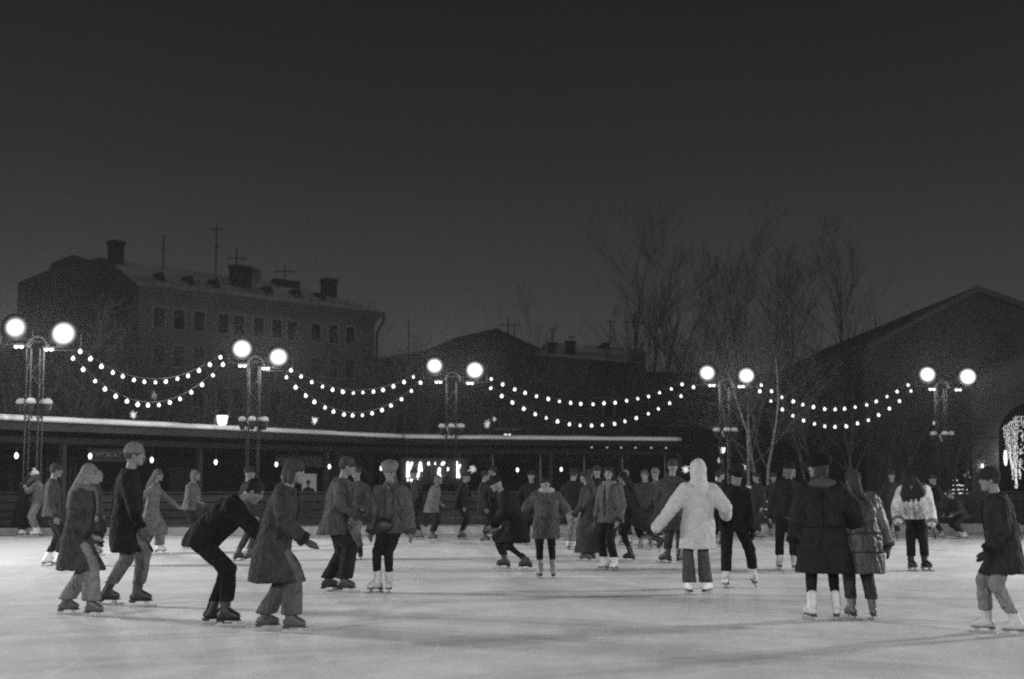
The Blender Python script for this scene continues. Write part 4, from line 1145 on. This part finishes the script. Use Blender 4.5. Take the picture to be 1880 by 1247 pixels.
    if hat:
        kind, v = hat
        h_ = MB(); rg = lambda z, a, b_, y=-.008: (Hd(0,y,z), RH@V((a,0,0)), RH@V((0,b_,0)))
        if kind in ('beanie','pom'):
            h_.loft([rg(.022,.090,.106),rg(.05,.094,.110),rg(.085,.090,.104),rg(.118,.072,.083),rg(.142,.040,.046),rg(.150,.012,.014)], 18)
            h_.loft([rg(.018,.094,.110),rg(.022,.099,.115),rg(.055,.099,.115),rg(.060,.094,.110)], 18)
            if kind == 'pom': h_.ell(Hd(0,-.01,.175), .042, .042, .04, RH, 10)
        elif kind == 'slouch':
            h_.loft([rg(.015,.094,.108,-.01),rg(.05,.115,.135,-.03),rg(.09,.125,.150,-.045),rg(.125,.105,.125,-.05),rg(.150,.05,.06,-.05)], 18)
        elif kind == 'bucket':
            h_.loft([rg(.02,.150,.165),rg(.028,.148,.162),rg(.062,.098,.114),rg(.115,.092,.106),rg(.140,.080,.092),rg(.146,.02,.02)], 20)
        elif kind == 'fur':
            h_.loft([rg(.0,.10,.115,-.015),rg(.03,.122,.138,-.015),rg(.08,.126,.142,-.015),rg(.125,.105,.12,-.015),rg(.150,.06,.07,-.015)], 18)
        elif kind == 'cap':
            h_.loft([rg(.028,.088,.104),rg(.07,.090,.106),rg(.11,.074,.086),rg(.138,.03,.035)], 18); h_.loft([(Hd(0,.11,.03),RH@V((.07,0,0)),RH@V((0,.075,-.012))),(Hd(0,.11,.040),RH@V((.068,0,0)),RH@V((0,.073,-.012)))], 14)
        remeshed(h_, 'hat', cloth(v, 'knit' if kind not in ('cap','bucket') else 'plain'), root, .011, 1, .003 if kind != 'fur' else .010, None, None, sd)
    if scarf is not None:
        h_ = MB(); pts = [T(math.cos(R(a))*.088, math.sin(R(a))*.085+.005, 1.485) for a in range(0,361,30)]
        h_.tube(pts, .042, 8); h_.caps(T(-.05,.10,1.46), .04, T(-.06,.155,1.22), .035); remeshed(h_, 'scarf', cloth(scarf,'knit'), root, .015, 2, .010, None, None, sd)
    if bag:
        kind, v, x, y, z, lab = bag
        M4 = Matrix.Translation(p) @ Matrix.Rotation(R(yaw), 4, 'Z') @ Matrix.Scale(s, 4)
        bo = empty('shoulder_bag', M4 @ T(x,y,z), lab, 'bag', None, R(yaw), s)
        q = MB(); q.ell((0,0,0), .15, .065, .105); remeshed(q, 'pouch', mat('bag_leather_%g' % v, v, .45, .2, 8, .1, 60, .4), bo, .014, 2)
        if kind == 'strap':
            q = MB(); o_ = T(x,y,z)
            pts = [T(x-.1,y,z+.05)-o_, T(-.17,y-.02,1.15)-o_, T(-.12,.12+g,1.36)-o_, T(.02,.10,1.50)-o_, T(.10,-.06,1.50)-o_, T(.19,-.135-g,1.30)-o_, T(.2,.0,1.05)-o_, T(x+.1,y-.02,z+.05)-o_]
            q.tube(pts, .013, 6); q.build('strap', mat('bag_leather_%g' % v, v, .45, .2, 8, .1, 60, .4), bo, True)
    return root

def Hpx(fy, top): return (fy-top)/FPX*(EYE*FPX/(fy-875))*1.0

C = lambda val, ln, **k: dict(val=val, len=ln, **k)
# far left pair
person('skater in a long black skirt coat leaning in to hug the white-hatted one', 38, 984, 1.62, -62, C(.018,.95,bulk=.01), (.015,'wide'), (.75,.1), None, ('long',.03), skirt=(.010,.30,.14,(0,-.03)),
       lean=(12,0), lh=(-.1,.42,1.38), rh=(.12,.45,1.36), head=(18,0), vox=.024, group='skaters along the far edge', gloves=.3)
person('skater in a white knitted hat and pale trousers at the far left edge', 67, 985, 1.66, 92, C(.16,.88,bulk=.02), (.33,'straight'), (.75,.1), ('pom',.80), ('bob',.10), lean=(3,0), lh=(-.1,.30,1.30), rh=(.12,.3,1.28), head=(12,0), vox=.024, group='skaters along the far edge')
# left cluster
person('skater in a grey jacket and black trousers with white skates, left of the tall pair', 92, 1040, 1.74, -75, C(.075,.84,bulk=.025), (.014,'straight'), (.7,.1), None, ('short',.03), head=(6,10), la=(-.11,-.06,.15), ra=(.12,.14,.15), vox=.019)
person('fair-haired skater in a long dark grey coat and pale grey trousers', 138, 1130, 1.66, -95, C(.035,.52,bulk=.035,flare=.05,sway=(0,-.03)), (.20,'wide'), (.06,.03), None, ('long',.20), scarf=.16, lean=(8,0), la=(-.1,-.16,.15), ra=(.12,.24,.15), lh=(-.27,.12,.9), rh=(.24,.25,.95), head=(4,0))
person('tall man in a black coat and pale knitted hat beside the fair-haired skater', 226, 1112, 1.90, -80, C(.008,.58,bulk=.03), (.14,'straight'), (.02,.02), ('beanie',.20), ('short',.06), lean=(4,0), la=(-.1,-.20,.15), ra=(.11,.16,.15), lh=(-.30,-.02,.84), rh=(.28,.18,.86), rfy=0, gloves=.12)
person('skater half hidden behind the tall man in the black coat', 172, 1020, 1.62, -90, C(.03,.80,bulk=.02), (.02,'straight'), (.2,.05), ('beanie',.25), None, vox=.024)
person('skater in a long pale coat striding with both arms held out', 277, 1016, 1.66, -85, C(.17,.38,bulk=.02,flare=.07,sway=(0,-.05)), (.16,'wide'), (.45,.1), None, ('long',.10), lean=(6,0), la=(-.1,-.18,.15), ra=(.1,.18,.15), lh=(-.34,.46,.98), rh=(.34,-.42,.96), head=(4,10), vox=.021, gloves=.25, rfy=0)
# left centre
person('large skater in black bending forward with one leg planted, nearest on the left', 405, 1148, 1.80, -86, C(.008,.86,bulk=.045), (.008,'straight'), (.012,.01), None, ('short',.012), lean=(47,0), hz=.86, la=(-.06,-.10,.15), ra=(.10,.06,.15), lh=(-.22,.55,.72), rh=(.24,.60,.80), head=(34,0), pelvis=(0,-.22), knee=(0,1,.1), gloves=.05)
person('skater in a long dark grey coat and grey trousers gliding beside the bending one', 500, 1160, 1.70, -88, C(.030,.50,bulk=.045,flare=.05,sway=(0,-.05)), (.10,'wide'), (.05,.03), ('beanie',.04), ('bob',.03), lean=(14,0), la=(-.1,-.10,.15), ra=(.1,.20,.15), lh=(-.28,-.10,.84), rh=(.26,.34,.94), head=(8,0), gloves=.10)
person('pale-faced skater with raised elbow behind the bending one in black', 345, 1008, 1.66, -100, C(.15,.86,bulk=.02), (.02,'slim'), (.1,.05), None, ('bob',.12), lean=(10,0), lh=(-.30,.16,1.02), rh=(.20,.32,1.05), vox=.024, elbow=((-1,-.4,.1),(1,-.6,0)))
person('skater in dark clothes just behind the gliding dark grey coat', 452, 1030, 1.68, -60, C(.02,.80,bulk=.02), (.05,'straight'), (.03,.02), ('beanie',.03), None, vox=.022, la=(-.1,-.14,.15))
person('skater in black trousers near the lit pavilion windows', 520, 988, 1.62, 170, C(.03,.86,bulk=.02), (.012,'straight'), (.05,.03), None, ('short',.03), vox=.026, group='skaters along the far edge')
# middle left
person('skater in a wide grey jacket and wide black trousers with flat cap', 613, 1087, 1.78, -80, C(.085,.74,bulk=.045,flare=.03,sway=(0,-.03)), (.012,'wide'), (.03,.02), ('cap',.07), ('short',.05), lean=(10,0), la=(-.10,-.08,.15), ra=(.10,.12,.15), lh=(-.30,.10,.92), rh=(.30,.28,1.0), head=(6,0), gloves=.06, vox=.018)
person('skater in pale trousers and black boots behind the wide grey jacket', 655, 1026, 1.70, 150, C(.06,.84,bulk=.03), (.22,'straight'), (.015,.01), None, ('short',.05), vox=.021, lh=(-.24,.15,.95), rh=(.24,.15,.95), la=(-.16,.10,.15), lfy=40)
person('skater in a knitted slouch hat, grey jacket and black leggings', 718, 1088, 1.70, 158, C(.095,.80,bulk=.04,sleeve=1.1,cover=.02,kind='plain'), (.010,'slim'), (.40,.05), ('slouch',.22), ('long',.09), lean=(5,0), la=(.02,.02,.15), ra=(-.02,-.1,.15) if False else (.16,.10,.15), lh=(-.30,.02,.83), rh=(.28,.05,.83), head=(14,22), gloves=.2,
       bag=('strap',.012,.03,.20,.93,'black crossbody bag worn in front of the grey jacket'), lfy=20, rfy=-30)
person('skater in a pale grey jacket seen against the fence right of the slouch hat', 792, 992, 1.56, -100, C(.20,.74,bulk=.05,flare=.03), (.02,'straight'), (.1,.05), None, ('bob',.15), lean=(14,0), lh=(-.34,-.05,.95), rh=(.3,.3,1.0), vox=.024, group='skaters along the far edge')
person('skater in dark clothes with a pale face by the fence behind the letters mast', 888, 996, 1.64, -95, C(.020,.72,bulk=.03), (.012,'straight'), (.08,.05), None, ('short',.02), vox=.026, group='skaters along the far edge', lh=(-.3,.25,1.0), gloves=.2)
person('skater in black near the fence, right of the pale grey jacket', 846, 990, 1.62, -90, C(.014,.80,bulk=.03), (.012,'straight'), (.08,.05), ('beanie',.03), None, vox=.026, group='skaters along the far edge', lh=(-.3,.25,1.15), lean=(10,0))
person('skater in a dark coat crouching low while gliding left of the grey parka', 948, 1045, 1.72, 92, C(.010,.58,bulk=.05,flare=.07), (.012,'straight'), (.03,.02), ('beanie',.012), None, lean=(26,0), hz=.80, la=(-.12,-.18,.15), ra=(.12,.18,.15), lh=(-.25,.40,.75), rh=(.25,.35,.75), head=(22,0), vox=.018)
# centre
person('skater in a grey hooded parka seen from behind, looking down', 1003, 1062, 1.57, 4, C(.095,.66,bulk=.045,flare=.01,hood='down',lining=.26,seams=()), (.011,'slim'), (.22,.02), None, ('short',.012), la=(-.11,0,.15), ra=(.12,0,.15), lh=(-.17,.30,1.08), rh=(.17,.28,1.08), head=(52,0), elbow=((-1,-.35,-.25),(1,-.35,-.25)), lfy=8, rfy=-8, lean=(4,0))
person('skater in a black jacket and wide pale trousers beside the grey parka', 1052, 1009, 1.68, -30, C(.012,.86,bulk=.03), (.24,'wide'), (.5,.1), ('beanie',.02), ('short',.03), vox=.022, lh=(-.28,.12,.9), rh=(.27,.18,.95), head=(8,0))
person('skater in dark hair and a short grey jacket turning toward the camera', 1122, 1048, 1.68, 140, C(.115,.80,bulk=.035,flare=.03,fold=.006), (.010,'straight'), (.55,.1), None, ('bob',.012), lean=(3,0), la=(-.10,.02,.15), ra=(.13,.0,.15), lh=(-.24,.12,.86), rh=(.27,.05,.86), head=(0,26), vox=.018, scarf=.20)
person('skater in a sweeping long grey coat behind the short grey jacket', 1082, 1030, 1.62, 60, C(.065,.16,bulk=.02,flare=.15,sway=(.02,.02)), (.03,'straight'), (.08,.04), ('beanie',.05), ('long',.04), vox=.02, lean=(4,0), lh=(-.24,.2,.9), rh=(.24,.2,.9))
person('skater in a black dress with skirt flying and one leg lifted behind', 1162, 1030, 1.62, 70, C(.010,.93,bulk=.01), (.010,'slim'), (.02,.02), None, ('long',.012), skirt=(.010,.50,.22,(0,-.30,.10,.10)), lean=(14,0), la=(-.08,.02,.15), ra=(.08,-.52,.42), rfp=50, lh=(-.30,.20,.92), rh=(.30,.10,.90), head=(6,0), vox=.02)
person('skater in a light grey jacket behind the black dress', 1206, 1004, 1.68, 30, C(.11,.84,bulk=.03), (.05,'straight'), (.3,.05), ('beanie',.18), None, vox=.025)
person('fair-haired skater between the short grey jacket and the black dress', 1150, 1000, 1.66, 150, C(.06,.84,bulk=.02), (.03,'straight'), (.3,.05), None, ('short',.18), vox=.026)
person('tall skater in a grey coat half hidden behind the white teddy coat', 1236, 1034, 1.80, -20, C(.06,.55,bulk=.03), (.06,'straight'), (.04,.02), ('beanie',.06), None, vox=.021, lfy=80)
person('skater in black behind the sweeping long grey coat', 1084, 1000, 1.68, 160, C(.010,.84,bulk=.03), (.05,'straight'), (.1,.05), None, ('short',.02), vox=.026)
# right
person('skater in a white teddy coat with hood up, seen from behind with arms spread', 1283, 1092, 1.72, 6, C(.40,.60,bulk=.045,flare=.012,kind='teddy',hood='up',cover=.11,sleeve=1.12,fold=.012), (.085,'flare'), (.62,.015), None, None, la=(-.125,0,.15), ra=(.105,.02,.15), lh=(-.50,.06,.93), rh=(.42,.16,1.06), lfy=4, rfy=-40, head=(6,-8), lean=(2,2), elbow=((-.2,-1,0),(.3,-1,-.4)), vox=.015)
person('skater in black with a bucket hat skating beside the white teddy coat', 1345, 1079, 1.68, 172, C(.010,.80,bulk=.02,hood=None), (.008,'straight'), (.45,.06), ('bucket',.008), ('long',.16), lean=(7,-5), la=(-.30,-.12,.19), ra=(.09,.02,.15), lh=(-.29,.02,.80), rh=(.26,.18,.90), head=(24,12), gloves=.01, lfp=12, pelvis=(-.02,0), vox=.016, lknee=(-.3,1,0))
person('skater in a long black coat behind the woman in the fur hat', 1445, 1046, 1.74, -10, C(.014,.86,bulk=.03), (.010,'straight'), (.45,.04), ('beanie',.012), ('bob',.14), lean=(2,6), la=(-.12,.02,.15), ra=(.12,-.04,.15), lh=(-.25,.1,.88), rh=(.28,.05,.86), vox=.02)
person('large skater in a knee-length dark coat and black fur hat, nearest on the right', 1513, 1139, 1.74, -8, C(.012,.50,bulk=.075,flare=.06,sway=(.02,0),seams=(1.0,),hood='down',lining=.05), (.008,'slim'), (.42,.02), ('fur',.008), ('bob',.03), la=(-.13,.0,.15), ra=(.135,.03,.15), lh=(-.30,.02,.80), rh=(.36,.12,.98), lfy=22, rfy=-6, head=(4,62), gloves=.012, vox=.016)
person('skater in a grey quilted coat holding on right of the fur hat', 1583, 1137, 1.58, 4, C(.085,.54,bulk=.085,flare=.03,kind='puffer',seams=(1.0,.8)), (.06,'straight'), (.10,.03), ('beanie',.06), ('long',.05), la=(-.11,.04,.15), ra=(.13,-.02,.15), lh=(-.34,.14,1.0), rh=(.33,.05,.86), lean=(6,-3), head=(12,0), vox=.017, gloves=.2)
person('skater in a short white jacket bent over with dark hair hanging down', 1686, 1048, 1.72, 158, C(.45,.86,bulk=.055,sleeve=1.2,cover=.02), (.010,'straight'), (.02,.3), None, ('hang',.016), lean=(30,4), hz=.92, la=(-.11,-.02,.15), ra=(.10,.08,.15), lh=(-.27,.34,.80), rh=(.26,.36,.84), head=(62,0), pelvis=(0,-.08), lfy=50, rfy=40, vox=.018)
person('skater in a dark coat and pale trousers leaving at the right edge', 1850, 1165, 1.60, 78, C(.016,.64,bulk=.05,flare=.03), (.24,'straight'), (.35,.08), ('beanie',.02), ('short',.02), lean=(8,0), la=(-.1,-.08,.15), ra=(.1,.20,.15), lh=(-.28,.2,.9), rh=(.27,-.05,.85), head=(6,0), gloves=.03)
person('skater crouching at the far right fence in dark clothes', 1768, 990, 1.50, 110, C(.03,.80,bulk=.03), (.02,'straight'), (.3,.05), ('beanie',.04), None, lean=(34,0), hz=.70, lh=(-.2,.45,.7), rh=(.2,.45,.7), head=(20,0), vox=.026, group='skaters along the far edge')
person('skater in dark clothes at the fence between the fur hat and the white jacket', 1640, 992, 1.64, 160, C(.022,.84,bulk=.03), (.02,'straight'), (.1,.05), ('beanie',.03), None, vox=.026, group='skaters along the far edge')
person('skater in a long dark coat at the fence just right of the white teddy coat', 1392, 990, 1.60, 120, C(.02,.5,bulk=.02), (.02,'straight'), (.1,.05), None, ('long',.02), vox=.026, group='skaters along the far edge')

for px, fy, H, yw, cv, ln, tv, ht, hr, lab in (
 (766, 990, 1.70, 100, .03, .86, .012, ('beanie',.04), None, 'dark skater left of the pale grey jacket, facing the fence'),
 (912, 985, 1.78, 80, .022, .84, .012, None, ('short',.02), 'dark skater between the crouching coat and the fence'),
 (976, 1000, 1.64, 175, .014, .55, .012, ('beanie',.015), None, 'skater in a long black coat left of the grey parka'),
 (1100, 1004, 1.74, 20, .012, .70, .012, ('beanie',.03), None, 'dark-hatted skater behind the short grey jacket'),
 (1186, 1008, 1.66, 165, .03, .84, .02, None, ('long',.06), 'long-haired skater behind the flying black skirt'),
 (1224, 985, 1.62, -90, .018, .84, .03, ('beanie',.07), None, 'dark skater left of the white teddy coat sleeve'),
 (1316, 1003, 1.66, -80, .014, .80, .012, None, ('short',.02), 'dark skater behind the outstretched arm of the teddy coat'),
 (1424, 986, 1.60, 150, .02, .80, .03, ('beanie',.03), None, 'dark skater at the fence below the birch stems'),
 (1722, 990, 1.55, 100, .02, .84, .012, ('beanie',.03), None, 'small dark skater right of the white jacket by the fence')):
    person(lab, px, fy, H, yw, C(cv,ln,bulk=.03), (tv,'straight'), (.10,.05), ht, hr, vox=.026, group='skaters along the far edge', la=(-.1,-.08,.15), ra=(.1,.1,.15), lh=(-.28,.16,.92), rh=(.26,.22,.98), lean=(6,0), gloves=.08)
person('bystander silhouetted in front of the bright pavilion window', 0, 0, 1.42, 180, C(.012,.8,bulk=.02), (.012,'straight'), None, ('beanie',.02), None, vox=.028, group='bystanders by the pavilion', pos=(at(566,900,47).x, 47, 0), la=(-.1,0,.09), ra=(.1,0,.09), hz=.88)
